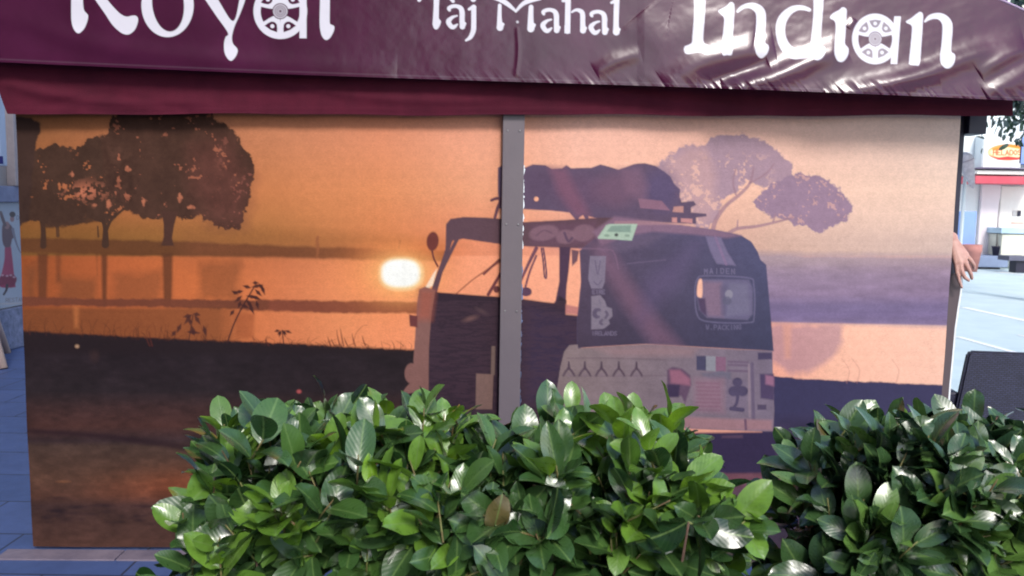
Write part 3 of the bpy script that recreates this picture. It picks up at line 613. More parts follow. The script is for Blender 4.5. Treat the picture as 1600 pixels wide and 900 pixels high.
    # shields and clover on the hood
    c.poly([(922, 400), (947, 400), (945, 440), (941, 451), (924, 451), (919, 436)], (130, 118, 138), .95, 1.6); c.stroke([(930, 408), (934, 428), (938, 408)], .9, (100, 88, 112), .8); c.stroke([(928, 440), (934, 445), (940, 438)], .9, (100, 88, 112), .7)
    text(c, 'EIRE', 926, 453, 6, (116, 104, 128), .9, .9)
    c.poly([(924, 463), (938, 461), (945, 470), (948, 479), (956, 482), (957, 494), (951, 500), (953, 506), (946, 512), (942, 514), (924, 515)], (134, 122, 138), .95, 1.8, sm=False)
    c.stroke([(937, 484), (931, 485), (929, 491), (932, 495), (936, 495)], [2, 3, 3.4, 3, 1.6], (92, 80, 104), .9, 2); c.stroke([(947, 487), (949, 492), (946, 497)], [1.8, 2.2, 1.6], (98, 86, 108), .9, 2); c.stroke([(941, 500), (938, 504), (941, 507)], [1.6, 2.2, 1.4], (96, 84, 106), .9, 2); c.stroke([(936, 468), (939, 478)], [.8, .8], (118, 106, 126), .8, 2); text(c, 'IRELANDS', 925, 518, 6, (118, 106, 130), .7, .8)
    # rear window
    c.poly([(1092, 436), (1170, 437), (1176, 450), (1176, 490), (1168, 500), (1104, 496), (1092, 484), (1088, 460)], (108, 100, 130), .9, 3)
    c.poly([(1098, 440), (1128, 441), (1130, 495), (1106, 494), (1098, 470)], (136, 108, 128), .75, 7); c.poly([(1140, 442), (1168, 444), (1172, 490), (1134, 494)], (118, 112, 138), .7, 6); c.poly([(1124, 446), (1134, 446), (1134, 494), (1126, 494)], (96, 88, 116), .6, 4)
    c.poly([(1089, 452), (1092, 438), (1097, 438), (1097, 463), (1090, 463)], (244, 184, 160), 1, 2.4, sm=True); c.poly([(1090, 466), (1102, 466), (1104, 494), (1094, 486)], (78, 60, 88), .9, 3)
    c.ell(1139, 460, 6, 7, (146, 140, 156), .8, 2); c.ell(1136, 470, 7, 7, (96, 92, 116), .8, 3)
    c.stroke([(1086, 450), (1090, 436), (1102, 431), (1168, 434), (1178, 446), (1178, 494), (1168, 504), (1104, 502), (1088, 488), (1086, 450)], 1, (118, 110, 142), .7, 2)
    text(c, 'MAIDEN', 1101, 421, 7.5, (122, 113, 142), .6, .9, 1.7, 1.5); text(c, 'W.PACKING', 1103, 507, 7, (116, 108, 138), .55, .8, 1.35, -1)
    # lower coachwork
    BD = [(866, 660), (870, 612), (876, 574), (882, 550), (890, 540), (903, 539), (903, 545), (960, 541), (1010, 538), (1080, 542), (1150, 546), (1206, 548), (1209, 640), (1207, 674), (1150, 672), (1060, 668), (960, 690), (864, 690)]
    i7, d7 = c.poly(BD, (138, 114, 120), 1, 2)
    x, y = c.X[i7], c.Y[i7]; t_ = np.clip((x - 870) / 330, 0, 1)[:, None]; cc = (np.array([136, 117, 118])[None] * (1 - t_) + np.array([124, 110, 128])[None] * t_) * (1 + .14 * fbm(x, y, 22, 4, 62)[:, None]); mk = np.clip(.5 - d7 / 2, 0, 1)[:, None]; c.c[i7] = c.c[i7] * (1 - mk) + srgb2lin(cc) * mk
    c.poly([(930, 545), (1040, 540), (1090, 545), (1080, 556), (960, 556)], (160, 126, 130), .6, 10)
    c.stroke([(886, 560), (960, 560), (1040, 562)], .9, (112, 92, 102), .6, 2); c.stroke([(890, 588), (960, 588), (1040, 586)], .8, (112, 92, 102), .5, 2)
    for x in (889, 914, 940, 967, 994.5):
        c.stroke([(x, 566), (x, 576)], [1.2, 2.2], (80, 64, 78), .95, 1.6); c.stroke([(x, 575), (x - 5, 581), (x - 8.5, 587)], [1.6, 1.8, 1.6], (88, 70, 84), .9, 1.6); c.stroke([(x, 575), (x + 5, 581), (x + 8.5, 587)], [1.6, 1.8, 1.6], (88, 70, 84), .9, 1.6)
        c.ell(x, 586, 3.6, 3, (130, 110, 124), .4, 3)
    # rear stickers
    c.poly([(1088, 556), (1104, 556), (1104, 579), (1088, 578)], (74, 70, 96), 1, 1.5); c.poly([(1103, 556), (1119, 557), (1119, 580), (1103, 579)], (142, 140, 150), 1, 1.5); c.poly([(1118, 557), (1134, 558), (1134, 580), (1118, 580)], (134, 96, 120), 1, 1.5)
    c.poly([(1094, 582), (1140, 580), (1142, 592), (1104, 592)], (96, 96, 116), .6, 4, nz=3, nsc=6)
    for y_ in (565, 570, 579): c.stroke([(1138, y_), (1168, y_ + 1)], 1.6, (104, 82, 108), .7, 2)
    c.poly([(1042, 578), (1050, 573), (1066, 576), (1078, 586), (1080, 600), (1070, 630), (1064, 618), (1042, 620)], (92, 66, 92), .85, 3); c.poly([(1046, 578), (1062, 578), (1078, 592), (1078, 602), (1048, 598)], (160, 104, 124), .8, 5); c.poly([(1042, 600), (1062, 601), (1060, 620), (1043, 620)], (62, 50, 78), .95, 3)
    c.poly([(1086, 592), (1130, 592), (1130, 644), (1086, 640)], (156, 108, 126), .5, 14)
    for y_ in range(598, 645, 6): c.stroke([(1088, y_), (1124, y_ + 1)], 1.0, (122, 86, 108), .6, 2.4)
    sh = (66, 58, 86); c.ell(1152, 597, 8, 7, sh, 1, 2); c.ell(1146, 611, 8.5, 8, sh, 1, 2); c.ell(1160, 611, 8.5, 8, sh, 1, 2); c.ell(1153, 607, 6, 8, sh, 1, 2); c.stroke([(1153, 612), (1151, 628), (1146, 637)], [3, 2.4, 2.4], sh); c.stroke([(1142, 638), (1160, 640)], 3.2, sh)
    c.poly([(1134, 592), (1166, 593), (1166, 642), (1134, 641)], (110, 96, 124), .3, 4); c.stroke([(1175, 568), (1177, 654)], 2.4, (98, 84, 110), .8, 2.5); c.stroke([(1170, 570), (1171, 650)], 1.4, (164, 140, 150), .5, 2)
    c.poly([(1184, 551), (1206, 551), (1206, 561), (1184, 562)], (66, 58, 88), .9, 2); c.poly([(1187, 584), (1209, 584), (1209, 625), (1188, 622)], (76, 62, 94), .95, 3); c.poly([(1196, 586), (1209, 588), (1209, 603), (1196, 600)], (156, 108, 134), .9, 4); c.poly([(1183, 632), (1197, 632), (1197, 640), (1183, 640)], (78, 66, 92), .9, 2)
    c.poly([(1060, 650), (1140, 654), (1206, 656), (1206, 672), (1140, 671), (1060, 668)], (168, 124, 130), .8, 5); c.stroke([(1164, 656), (1165, 670)], 2, (96, 70, 96), .8)
    c.poly([(1040, 676), (1210, 674), (1212, 728), (1206, 738), (1030, 740)], (54, 44, 74), 1, 4); c.poly([(1127, 680), (1160, 679), (1160, 684), (1127, 684)], (96, 72, 92), .7, 3)
    # fine horizontal banding of the printer
    c.c *= (1 + 0.05 * (vnoise(Y / 2.2, Y * 0 + 3.3, 77) - .5) + 0.05 * n1 + 0.13 * fbm(X, Y, 8, 3, 101) + 0.10 * fbm(X, Y, 3.2, 2, 103))[:, None]
    return np.clip(c.c / E_CLOTH[None], 0.003, 0.93)

m_cloth = print_mat('printed_screen_cloth', 0.6, 0.12)
def screen(name, xa, xb, label, edge=None):
    t = thing(name, MP.pt(MP.uv(MP.hit((xa + xb) / 2, 500))[0], 0.0), label, 'screen', 'printed terrace screens')
    u0_ = MP.uv(MP.hit(xa, 500))[0]; u1_ = MP.uv(MP.hit(xb, 500))[0]; z0 = 0.012; z1 = MP.hit(800, 150)[2]
    nx = int((xb - xa) / 1.35); ny = int(720 / 1.35)
    Ug, Zg = np.meshgrid(np.linspace(u0_, u1_, nx), np.linspace(z1, z0, ny)); U = Ug.ravel(); Z = Zg.ravel()
    if edge:
        U = U + edge(U, Z, u0_, u1_)
    off = 0.006 * np.sin(U * 2.1 + 1) * np.sin(Z * 2.4) + 0.0025 * np.sin(U * 9 + Z * 3) + 0.0015 * np.sin(Z * 14 + U * 2)
    P0 = MP.a[None] + MP.e[None] * U[:, None]; P0[:, 2] = Z
    X, Y = proj(P0)
    P = P0 + MP.n[None] * off[:, None]
    me = grid_mesh('printed_cloth', P, nx, ny, mural_paint(X, Y)); link('printed_cloth', me, m_cloth, t)
    return t, u0_, u1_, z1
def edgeR(U, Z, a, b):     # ragged laced edge beside the post
    k = np.clip(1 - (U - a) / 0.05, 0, 1); return k * (0.012 * (vnoise(Z * 45, Z * 0 + .5, 3) - .5) + 0.008 * (vnoise(Z * 150, Z * 0 + .5, 4) - .5) - 0.0025 - 0.011 * np.clip((Z - 1.66) * 30, 0, 1))
ts1 = screen('printed_screen', 36.8, 792, 'left terrace screen printed with trees, a sun on water and the nose of a three-wheeler')
ts2 = screen('printed_screen', 816.0, 1479.5, 'right terrace screen printed with the rear of a three-wheeler and one hazy tree', edgeR)
# hem rods of the screens
m_alu = mat('dull_aluminium', (0.25, 0.24, 0.25), (0.2, 0.19, 0.2), 6, 0.45, metal=0.5)
for (t, a_, b_, z1) in (ts1, ts2):
    MB().tube([MP.pt(a_, 0.02, -0.012), MP.pt(b_, 0.02, -0.012)], 0.01).build('hem_rod', m_alu, t)
    MB().tube([MP.pt(a_, z1 - .01, -0.012), MP.pt(b_, z1 - .01, -0.012)], 0.01).build('head_rod', m_alu, t)

# ================================================================== POSTS
m_post = mat('grey_post_paint', (0.145, 0.12, 0.135), (0.125, 0.105, 0.12), 3, 0.45, bump=0.05, bscale=80)
m_dark = mat('dark_post_paint', (0.02, 0.018, 0.04), None, 3, 0.5)
ang = math.atan2(MP.e[1], MP.e[0])
pp = MP.moved(0.026)
pc = pp.hit(798.5, 450); wid = 33.5 / FPX * pc[1]
ztop = pp.hit(800, 165)[2]
po = thing('awning_post', (pc[0], pc[1], 0), 'grey square post between the two printed screens', 'post')
MB().box((pc[0], pc[1], ztop / 2 + 0.005), (wid, 0.04, ztop - 0.01), ang, 0.004).build('shaft', m_post, po)
for zz in (1.80, 1.42, 1.06):
    for sx_ in (-1, 1):
        e_ = Vector((pc[0] + sx_ * wid * .28 * MP.e[0], pc[1], zz)) + Vector(MP.n) * .0205
        MB().lathe([(.0045, 0), (.0045, .001), (.003, .002)], e_, 10, Vector(MP.n).to_track_quat('Z', 'Y').to_matrix().to_4x4()).build('screw', m_alu, po)
MB().box((pc[0], pc[1], 0.004), (0.16, 0.15, 0.008), ang, 0.002).build('base_plate', m_post, po)
rp_ = atdepth(1487.5, 300, MP.hit(1490, 400)[1] + 0.14)
po2 = thing('awning_post', (rp_[0], rp_[1], 0), 'dark corner post behind the right edge of the right screen', 'post')
MB().box((rp_[0], rp_[1], 1.03), (0.05, 0.05, 2.04), ang, 0.004).build('shaft', m_dark, po2)
MB().box((rp_[0], rp_[1], 0.004), (0.14, 0.14, 0.008), ang, 0.002).build('base_plate', m_dark, po2)
lp_ = MP.pt(MP.uv(MP.hit(60, 400))[0], 0, -0.14)
po3 = thing('awning_post', (lp_[0], lp_[1], 0), 'dark corner post hidden behind the left edge of the left screen', 'post')
MB().box((lp_[0], lp_[1], 1.03), (0.05, 0.05, 2.04), ang, 0.004).build('shaft', m_dark, po3)

# ================================================================== AWNING
VBOT = lambda x: 97.0 + (x / 1600.0) * 61.0 + 2.0 * np.sin(x / 260.0)
def VTOP(x): return np.maximum(-80.0, (x - 1560.0) * 0.45)
def wheel(c, cx, cy, sx, sy, k):
    """the letter a drawn as a wheel with five eyed petals"""
    W = (1, 1, 1)
    def el(rx, ry, v, soft=1.2):
        m = max(rx, ry) + 3; i = c.sel(cx - m, cy - m, cx + m, cy + m)
        q = np.hypot((c.X[i] - cx) / rx, (c.Y[i] - cy) / ry); c.put(i, (q - 1) * min(rx, ry), np.array(v, float), 1, soft)
    el(42 * sx, 43.5 * sy, W); el(30.8 * sx, 32.5 * sy, (0, 0, 0))
    for an in (90, 137, 43, 242, 298):
        a_ = R(an); ux, uy = math.cos(a_) * sx, -math.sin(a_) * sy; vx, vy = math.sin(a_) * sx, math.cos(a_) * sy
        T = lambda r_, t_: (cx + ux * r_ + vx * t_, cy + uy * r_ + vy * t_)
        P = cat([T(9, -3), T(14, -7.5), T(22, -12.5), T(33, -16.5), T(36, 0), T(33, 16.5), T(22, 12.5), T(14, 7.5), T(9, 3)], 4)
        i = c.sel(P[:, 0].min() - 3, P[:, 1].min() - 3, P[:, 0].max() + 3, P[:, 1].max() + 3); c.put(i, c.sdf(P, i), np.array(W, float), 1, 1.1)
    for an in (90, 137, 43, 242, 298):
        a_ = R(an); ux, uy = math.cos(a_) * sx, -math.sin(a_) * sy; vx, vy = math.sin(a_) * sx, math.cos(a_) * sy
        T = lambda r_, t_: (cx + ux * r_ + vx * t_, cy + uy * r_ + vy * t_)
        P = np.array([T(19.5, -1.5), T(21, -5), T(26, -8.5), T(31.5, -11), T(33, 0), T(31.5, 11), T(26, 8.5), T(21, 5), T(19.5, 1.5)])
        i = c.sel(P[:, 0].min() - 3, P[:, 1].min() - 3, P[:, 0].max() + 3, P[:, 1].max() + 3); c.put(i, c.sdf(P, i), np.zeros(3), k, 1.1)
        x, y = T(26.5, 0); i = c.sel(x - 6, y - 6, x + 6, y + 6); c.put(i, np.hypot(c.X[i] - x, c.Y[i] - y) - 3.1 * sy, np.array(W, float), 1, 1.1)
    el(12.6 * sx, 12.6 * sy, (0, 0, 0)); el(11.4 * sx, 11.4 * sy, (.62, .62, .62)); el(9 * sx, 9 * sy, (.28, .28, .28)); el(8 * sx, 8 * sy, (.5, .5, .5)); el(6 * sx, 6 * sy, (.36, .36, .36)); el(4.8 * sx, 4.8 * sy, (.5, .5, .5)); el(1.7 * sx, 1.7 * sy, (.05, .05, .05))
def lettering(X, Y):
    c = Canvas(X, Y, None); W = np.ones(3)
    def P(p): c.poly(p, W, 1, 1.1, sm=True)
    def St(p, w_): c.stroke(p, w_, W, 1, 1.1)
    # R
    P([(111.5, -62), (111.4, -20), (111.2, 20), (112, 35), (115, 45), (119, 50.5), (122.5, 52), (126, 50.5), (132, 44), (136.5, 33), (137.7, 25), (136, 21.5), (132, 17), (130, 8), (129.3, -20), (129, -62)])
    P([(132, -26), (149, 0), (163, 20), (175, 38), (185, 48), (192, 52.5), (198, 54), (204, 52.5), (211, 46), (215, 36), (215.5, 28.5), (212, 24.5), (206, 24.5), (199, 26), (192, 24), (183, 17), (168, 0), (148, -28)])
    St([(120, -58), (150, -60), (168, -48), (160, -32), (140, -24)], [6, 6, 8, 7, 5])
    # o
    c.ell(261.8, 8, 40.8, 50, W, 1, 1.1); c.ell(262.5, 5.5, 24.8, 44, np.zeros(3), 1, 1.1, ang=R(-6))
    # y
    P([(296, -36), (321, 0), (338, 25), (356, 51), (352.5, 58), (350.3, 66), (350, 75), (351.5, 84), (356, 92), (360.5, 95), (364.5, 93), (369, 87), (371.3, 80), (370, 75), (364.5, 69), (362.6, 62), (363, 54), (367, 40), (375, 22), (383, 0), (390, -30), (379, -34), (374, 0), (364, 33), (341, 0), (318, -36)])
    # a, l
    wheel(c, 438, 17.5, 1, 1, 1); c.poly([(468.3, -22), (479, -22), (479, 59.8), (468, 59.8)], W, 1, 1.1)
    P([(500.2, -62), (500, 0), (499.5, 35), (501, 50), (504, 58), (509, 62.3), (515, 60), (520.5, 51), (522.6, 43.5), (521, 40), (517, 38), (515.2, 33), (515.4, 0), (515.6, -62)])
    # Taj
    P([(678.3, -16), (677.6, 10), (676.4, 30), (676, 38), (678, 44), (681, 46), (684.5, 44.5), (688, 38), (688.8, 33), (686.5, 30), (685.6, 26), (686.3, 0), (686.6, -16)])
    St([(655, 0), (660, -10), (672, -14), (690, -14), (706, -16)], [3, 3.5, 3.6, 3.6, 3]); St([(699, -7), (708, 2)], [1.6, 2.6])
    def la(dx, dy):
        St([(702.3 + dx, 16 + dy), (701.5 + dx, 13 + dy), (706 + dx, 10.2 + dy), (713 + dx, 9.6 + dy), (719.5 + dx, 12.5 + dy), (722 + dx, 19 + dy), (722 + dx, 30 + dy), (722.5 + dx, 41.5 + dy)], [2.2, 3.0, 2.9, 2.9, 3.6, 4.1, 4.0, 4.2])
        St([(722.5 + dx, 41.5 + dy), (726 + dx, 37 + dy)], [4.2, 2.6])
        St([(714 + dx, 24.6 + dy), (707 + dx, 27 + dy), (701 + dx, 33 + dy), (703 + dx, 39 + dy), (707 + dx, 42.5 + dy), (711 + dx, 41 + dy), (714.5 + dx, 38 + dy)], [1.3, 2.3, 3.9, 3.7, 3.4, 2.6, 1.2])
    la(0, 0)
    St([(740.3, 11.5), (740.2, 35), (739.5, 48), (735, 58), (728, 63.2)], [3.9, 3.9, 3.9, 3.2, 1.5]); St([(733, 14.5), (740, 10.6)], [2.1, 3.3]); c.ell(739.5, -1, 4.2, 4, W)
    # Mahal
    St([(780.8, 8.5), (780.5, 28), (781.3, 43)], [2.8, 3.4, 5.1]); St([(781.3, 43), (785.5, 38)], [5, 2.6]); St([(766, -4), (782, 0), (794, 7), (806, 17.6)], [1.2, 3.4, 3.4, 1.6]); St([(806, 17.6), (816, 7), (827, 1.2), (844, -2)], [1.8, 3.0, 3.6, 2.2])
    St([(829.8, 11), (829.2, 28), (829.4, 45)], [3.6, 4.2, 5.4]); St([(829.4, 45), (834.3, 39)], [5, 2.8]); la(147.4, 5.8)
    St([(887.9, -14), (887.2, 20), (886.6, 48.5)], [4.2, 4.3, 4.3]); St([(879.5, 1.5), (886, 0)], [2, 3.4]); c.poly([(882.4, 40), (890.9, 40), (890.8, 52), (882.2, 52)], W, 1, 1.1)
    St([(893.5, 19), (899, 15.8), (905, 16.2), (910, 21), (910.5, 35), (911, 47.5)], [1.4, 2, 3, 3.8, 3.9, 4.6]); St([(911, 47.5), (914.8, 44)], [4.5, 2.4]); la(222.6, 8.8)
    St([(964.2, -14), (963, 20), (962.6, 38), (963, 50)], [4.2, 4.2, 4.2, 5.2]); St([(955.5, 4.2), (962, 1.5)], [2, 3.4]); St([(963, 50), (967, 46)], [5, 2.6]); c.ell(808.6, 34.3, 2, 2, np.full(3, .75))
    # Indian
    P([(1085, -40), (1084.5, 20), (1082, 55), (1081, 66), (1076, 70), (1070, 72.5), (1068.6, 78), (1071, 83.5), (1077, 84.5), (1088, 82), (1097, 83), (1105, 85.5), (1110, 83), (1113, 76), (1111, 71.5), (1104, 69.5), (1100, 66), (1099, 56), (1101.5, 20), (1102.5, -40)])
    St([(1072, -44), (1094, -40), (1116, -44)], [6, 6, 6])
    P([(1123, 16), (1134, 10), (1141, 3.5), (1145, 4), (1147.5, 9), (1147, 30), (1145, 60), (1144, 84), (1136, 86), (1128.5, 84.5), (1129, 60), (1131, 40), (1131, 28), (1127, 23), (1123, 19)])
    P([(1151, 16.5), (1158, 9), (1168, 5), (1178, 4.5), (1188, 8), (1195, 16), (1197, 28), (1196, 45), (1195.5, 60), (1196, 67), (1200, 70), (1201.5, 75), (1199, 83), (1194, 89), (1189, 91), (1184.5, 88), (1181, 82), (1179.5, 72), (1181, 45), (1181.5, 25), (1178, 17), (1171, 13), (1163, 13.5), (1156, 18), (1152, 20)])
    P([(1267, 14), (1258, 9.5), (1247, 8), (1235, 10.5), (1222, 19.5), (1214, 32), (1212, 48), (1215, 66), (1222, 80), (1232, 89.5), (1241, 92.5), (1250, 92), (1260, 91), (1272, 88), (1272, 78), (1266, 76), (1261, 72), (1255, 73.5), (1246, 76), (1237, 72), (1231, 64), (1227, 52), (1228, 37), (1235, 24), (1246, 16.5), (1256, 16), (1265, 18)])
    P([(1272.5, -34), (1271, 20), (1268, 55), (1266, 75), (1268, 88), (1273, 93), (1279, 94), (1286, 89), (1290, 80), (1288.5, 73.5), (1284, 71), (1282.5, 65), (1284, 40), (1287, 0), (1288, -34)])
    P([(1297, 26), (1302, 20.5), (1311, 15.5), (1316, 11.5), (1320, 12), (1323, 16), (1322.5, 30), (1321, 55), (1320.5, 68), (1324, 73), (1326, 77), (1325, 86), (1320, 94), (1314, 97), (1308, 94), (1304, 84), (1304, 72), (1305.5, 50), (1305.5, 38), (1303, 32), (1298, 29.5)]); c.ell(1314, -10, 8, 8, W)
    wheel(c, 1367.5, 60.8, .86, .91, .72); c.poly([(1397.3, 25.5), (1407.6, 25.5), (1402, 100), (1391.5, 100)], W, 1, 1.1)
    P([(1416, 33), (1424, 28), (1433, 21), (1438, 18.5), (1442, 22), (1442, 35), (1440, 65), (1437, 99), (1430, 102), (1421, 100.5), (1420.5, 95), (1423, 70), (1425, 45), (1423, 39), (1417, 36)])
    P([(1444, 33), (1450, 25), (1459, 21), (1470, 20.5), (1480, 25), (1487, 34), (1488.5, 45), (1487, 65), (1486.5, 80), (1491, 84), (1492.5, 88), (1491, 98), (1486, 105), (1480, 107), (1475, 105), (1470, 98), (1469, 88), (1471, 70), (1472.5, 50), (1472, 38), (1467, 31), (1459, 29.5), (1451, 32), (1445.5, 35)])
    return c.c[:, 0]
def fold(X, Y, pts, wd, amp, sharp=1.0):
    """a soft ridge along a polyline of cloth coordinates"""
    Q = cat(np.array(pts, float), 6, False); d = np.full(X.shape, 1e9); env = np.zeros(X.shape); n = len(Q) - 1
    for i in range(n):
        ax, ay = Q[i]; ex, ey = Q[i + 1] - Q[i]; L = ex * ex + ey * ey
        t = np.clip(((X - ax) * ex + (Y - ay) * ey) / L, 0, 1); q = np.hypot(X - ax - t * ex, Y - ay - t * ey)
        m = q < d; d = np.where(m, q, d); env = np.where(m, np.sin(np.pi * np.clip(((i + t) / n), 0.0, 1.0)) ** .5, env)
    return amp * env * np.exp(-(d / wd) ** 2 * sharp)
def drape(X, Y):
    b = VBOT(X); o = np.zeros_like(X); right = np.clip((X - 980) / 180, 0, 1)
    for pts, wd, am in (([(1040, 134), (1090, 100), (1140, 84), (1210, 70)], 15, .011), ([(1130, 143), (1190, 128), (1250, 104), (1320, 72)], 12, .014), ([(1090, 130), (1140, 118), (1200, 96)], 8, -.006), ([(1290, 152), (1360, 138), (1440, 118), (1500, 94), (1600, 66)], 12, .014), ([(1340, 158), (1400, 146), (1470, 132)], 9, -.004), ([(1530, 116), (1570, 92), (1640, 58)], 9, .010), ([(1540, 150), (1580, 128), (1640, 90)], 12, .010), ([(1000, 20), (1040, 60), (1100, 40), (1180, 50)], 26, .006), ([(-60, 14), (40, 36), (120, 62), (220, 82), (420, 100), (620, 106)], 12, .0055), ([(930, 112), (960, 96), (1000, 84)], 8, .005), ([(1325, 44), (1336, 30)], 4, .003)):
        o += fold(X, Y, pts, wd * 1.4, am * 1.3)
    # puckers along the stitched hem
    h = np.clip(1 - (b - Y) / 24, 0, 1) ** 1.3; hx = X + (b - Y) * .9
    o += h * ((vnoise(hx / 13, Y * 0 + 2, 5) - .5) + .5 * (vnoise(hx / 5, Y * 0 + 7, 6) - .5)) * (.003 + .004 * right) * np.clip((X - 560) / 300, 0.08, 1)
    # slack broad waves
    o += .006 * np.sin(X / 210 + 1) * np.sin((Y + 80) / 90) + .004 * right * (fbm(X + Y * .8, Y * 1.6 - X * .2, 70, 3, 8)) + .0012 * fbm(X, Y, 24, 3, 9)
    # welt where the banner is lapped at x = 1000
    o += .0012 * np.clip((X - 1001) / 12 + .5, 0, 1) + fold(X, Y, [(808, 42), (810, 80), (806, 120)], 3.2, .002)
    return o
m_val = Mat('maroon_vinyl'); k = m_val
k.set(Roughness=0.25); k.b.inputs['Specular IOR Level'].default_value = 0.4; k.b.inputs['Coat Weight'].default_value = 0.25; k.b.inputs['Coat Roughness'].default_value = 0.2
at = k.n('ShaderNodeAttribute', attribute_name='ink'); tc = k.n('ShaderNodeTexCoord')
nz = k.n('ShaderNodeTexNoise'); nz.inputs['Scale'].default_value = 5; nz.inputs['Detail'].default_value = 6; k.l(tc.outputs['Object'], nz.inputs['Vector'])
rpv = k.n('ShaderNodeValToRGB'); rpv.color_ramp.elements[0].position = .3; rpv.color_ramp.elements[1].position = .7
rpv.color_ramp.elements[0].color = (0.045, 0.006, 0.024, 1); rpv.color_ramp.elements[1].color = (0.068, 0.010, 0.038, 1); k.l(nz.outputs[0], rpv.inputs[0])
mx = k.n('ShaderNodeMix', data_type='RGBA'); k.l(at.outputs['Fac'], mx.inputs[0]); k.l(rpv.outputs[0], mx.inputs[6]); mx.inputs[7].default_value = (0.62, 0.60, 0.66, 1)
k.l(mx.outputs[2], k.b.inputs['Base Color'])
n2 = k.n('ShaderNodeTexNoise'); n2.inputs['Scale'].default_value = 420; n2.inputs['Detail'].default_value = 2; k.l(tc.outputs['Object'], n2.inputs['Vector'])
bp = k.n('ShaderNodeBump'); bp.inputs['Strength'].default_value = .06; bp.inputs['Distance'].default_value = .001; k.l(n2.outputs[0], bp.inputs['Height']); k.l(bp.outputs[0], k.b.inputs['Normal'])
m_val = k.m
m_mar = mat('maroon_canvas', (0.095, 0.010, 0.026), (0.060, 0.007, 0.018), 4, 0.8, spec=.15, bump=0.25, bscale=300)
aw = thing('awning', VP_.pt(VP_.uv(VP_.hit(800, 100))[0], 0, -1.2), 'maroon restaurant awning with white lettering above the printed screens', 'awning')
nx, ny = 1480, 210
xs = np.linspace(-60, 1665, nx); v = np.linspace(0, 1, ny)
Xg = np.tile(xs[None], (ny, 1)); Yg = VTOP(Xg) + (VBOT(Xg) - VTOP(Xg)) * v[:, None]; Xg = Xg.ravel(); Yg = Yg.ravel()
D_ = fw[None] + RT[None] * ((Xg - CX) / FPX)[:, None] - UP[None] * ((Yg - CY) / FPX)[:, None]
lean = .075 * np.clip((Xg - 650) / 650, 0, 1) ** 1.3 * np.clip((Yg + 80) / 230, 0, 1) ** 1.4      # lower edge pushed outwards at the right so the vinyl mirrors brighter sky
P = CAM[None] + D_ * ((np.dot(VP_.a - CAM, VP_.n) + drape(Xg, Yg) + lean) / (D_ @ VP_.n))[:, None]
ink = lettering(Xg, Yg)
hem = np.exp(-((VBOT(Xg) - 4.5 - Yg) / 1.0) ** 2) * .05
link('lettered_valance', grid_mesh('lettered_valance', P, nx, ny, extra={'ink': np.clip(ink + hem, 0, 1)}), m_val, aw)
# piping along the top edge at the right, and the front bar
m_pipe = mat('pale_piping', (0.45, 0.33, 0.5), None, 5, 0.4)
MB().tube([VP_.hit(x, float(VTOP(np.array([x]))[0]) - 1.5) + VP_.n * .002 for x in (-60, 700, 1382, 1430, 1500, 1560, 1610, 1665)], 0.0055, 8).build('piping', m_pipe, aw)
# inner valance
nx, ny = 420, 40
xs = np.linspace(0, 1, nx); v = np.linspace(0, 1, ny)
Xg = np.tile(xs[None], (ny, 1)); V = np.repeat(v[:, None], nx, 1)
Yi = 70 + V * (177.5 + 4 * Xg + 1.1 * np.sin(Xg * 19) + .7 * np.sin(Xg * 47 + 1) - 70); xl = -4 + 16 * np.clip((V - .5) / .5, 0, 1) ** 1.5
Xi = xl + (1583.0 - xl) * Xg; Xi = Xi.ravel(); Yi = Yi.ravel()
dsp = .006 * np.sin(Xi / 170) * np.sin(Yi / 30) + fold(Xi, Yi, [(0, 128), (80, 148), (200, 160), (330, 160)], 9, .012) + fold(Xi, Yi, [(60, 168), (160, 150), (300, 172)], 8, -.006) + .010 * fbm(Xi * .6, Yi * .25, 26, 3, 4) + fold(Xi, Yi, [(420, 120), (560, 150), (700, 158), (820, 150)], 8, .007) + fold(Xi, Yi, [(900, 130), (1060, 158), (1200, 168)], 8, .006) + .0018 * np.exp(-((Yi - 171) / 1.6) ** 2)
P = IP_.hitv(Xi, Yi) + IP_.n[None] * dsp[:, None]
link('inner_valance', grid_mesh('inner_valance', P, nx, ny), m_mar, aw)
# roof cloth, front beam, side beam ends
zt = VP_.hit(800, -80)[2]; uA = VP_.uv(VP_.hit(-60, 0))[0]; uB = VP_.uv(VP_.hit(1395, 0))[0]; uC = VP_.uv(VP_.hit(1665, 0))[0]
zc = VP_.hit(1665, VTOP(np.array([1665.0]))[0])[2]
rf = MB(); rf.sheet([VP_.pt(uA, zt, -.002), VP_.pt(uB, zt, -.002), VP_.pt(uB - .3, zt + .55, -2.7), VP_.pt(uA, zt + .55, -2.7)])
rf.sheet([VP_.pt(uB, zt, -.002), VP_.pt(uC, zc, -.002), VP_.pt(uC, zc + .5, -2.7), VP_.pt(uB - .3, zt + .55, -2.7)])
rf.build('roof_cloth', m_mar, aw)
zb = MP.hit(800, 120)[2]
MB().box(MP.pt((uA + uC) / 2 - .02, zb + .05, 0.10), (uC - uA - .25, .03, .05), ang, .004).build('front_beam', m_dark, aw)
b0 = atdepth(1516, 195, MP.hit(1490, 300)[1] + .14); MB().box(b0, (27 / FPX * b0[1], .12, 31 / FPX * b0[1]), ang, .003).build('beam_end', m_dark, aw)
for uu in (uA + .25, uC - .35):
    MB().tube([VP_.pt(uu, zb + .05, -.08), VP_.pt(uu, zb + .3, -2.6)], .022).build('rafter', m_dark, aw)

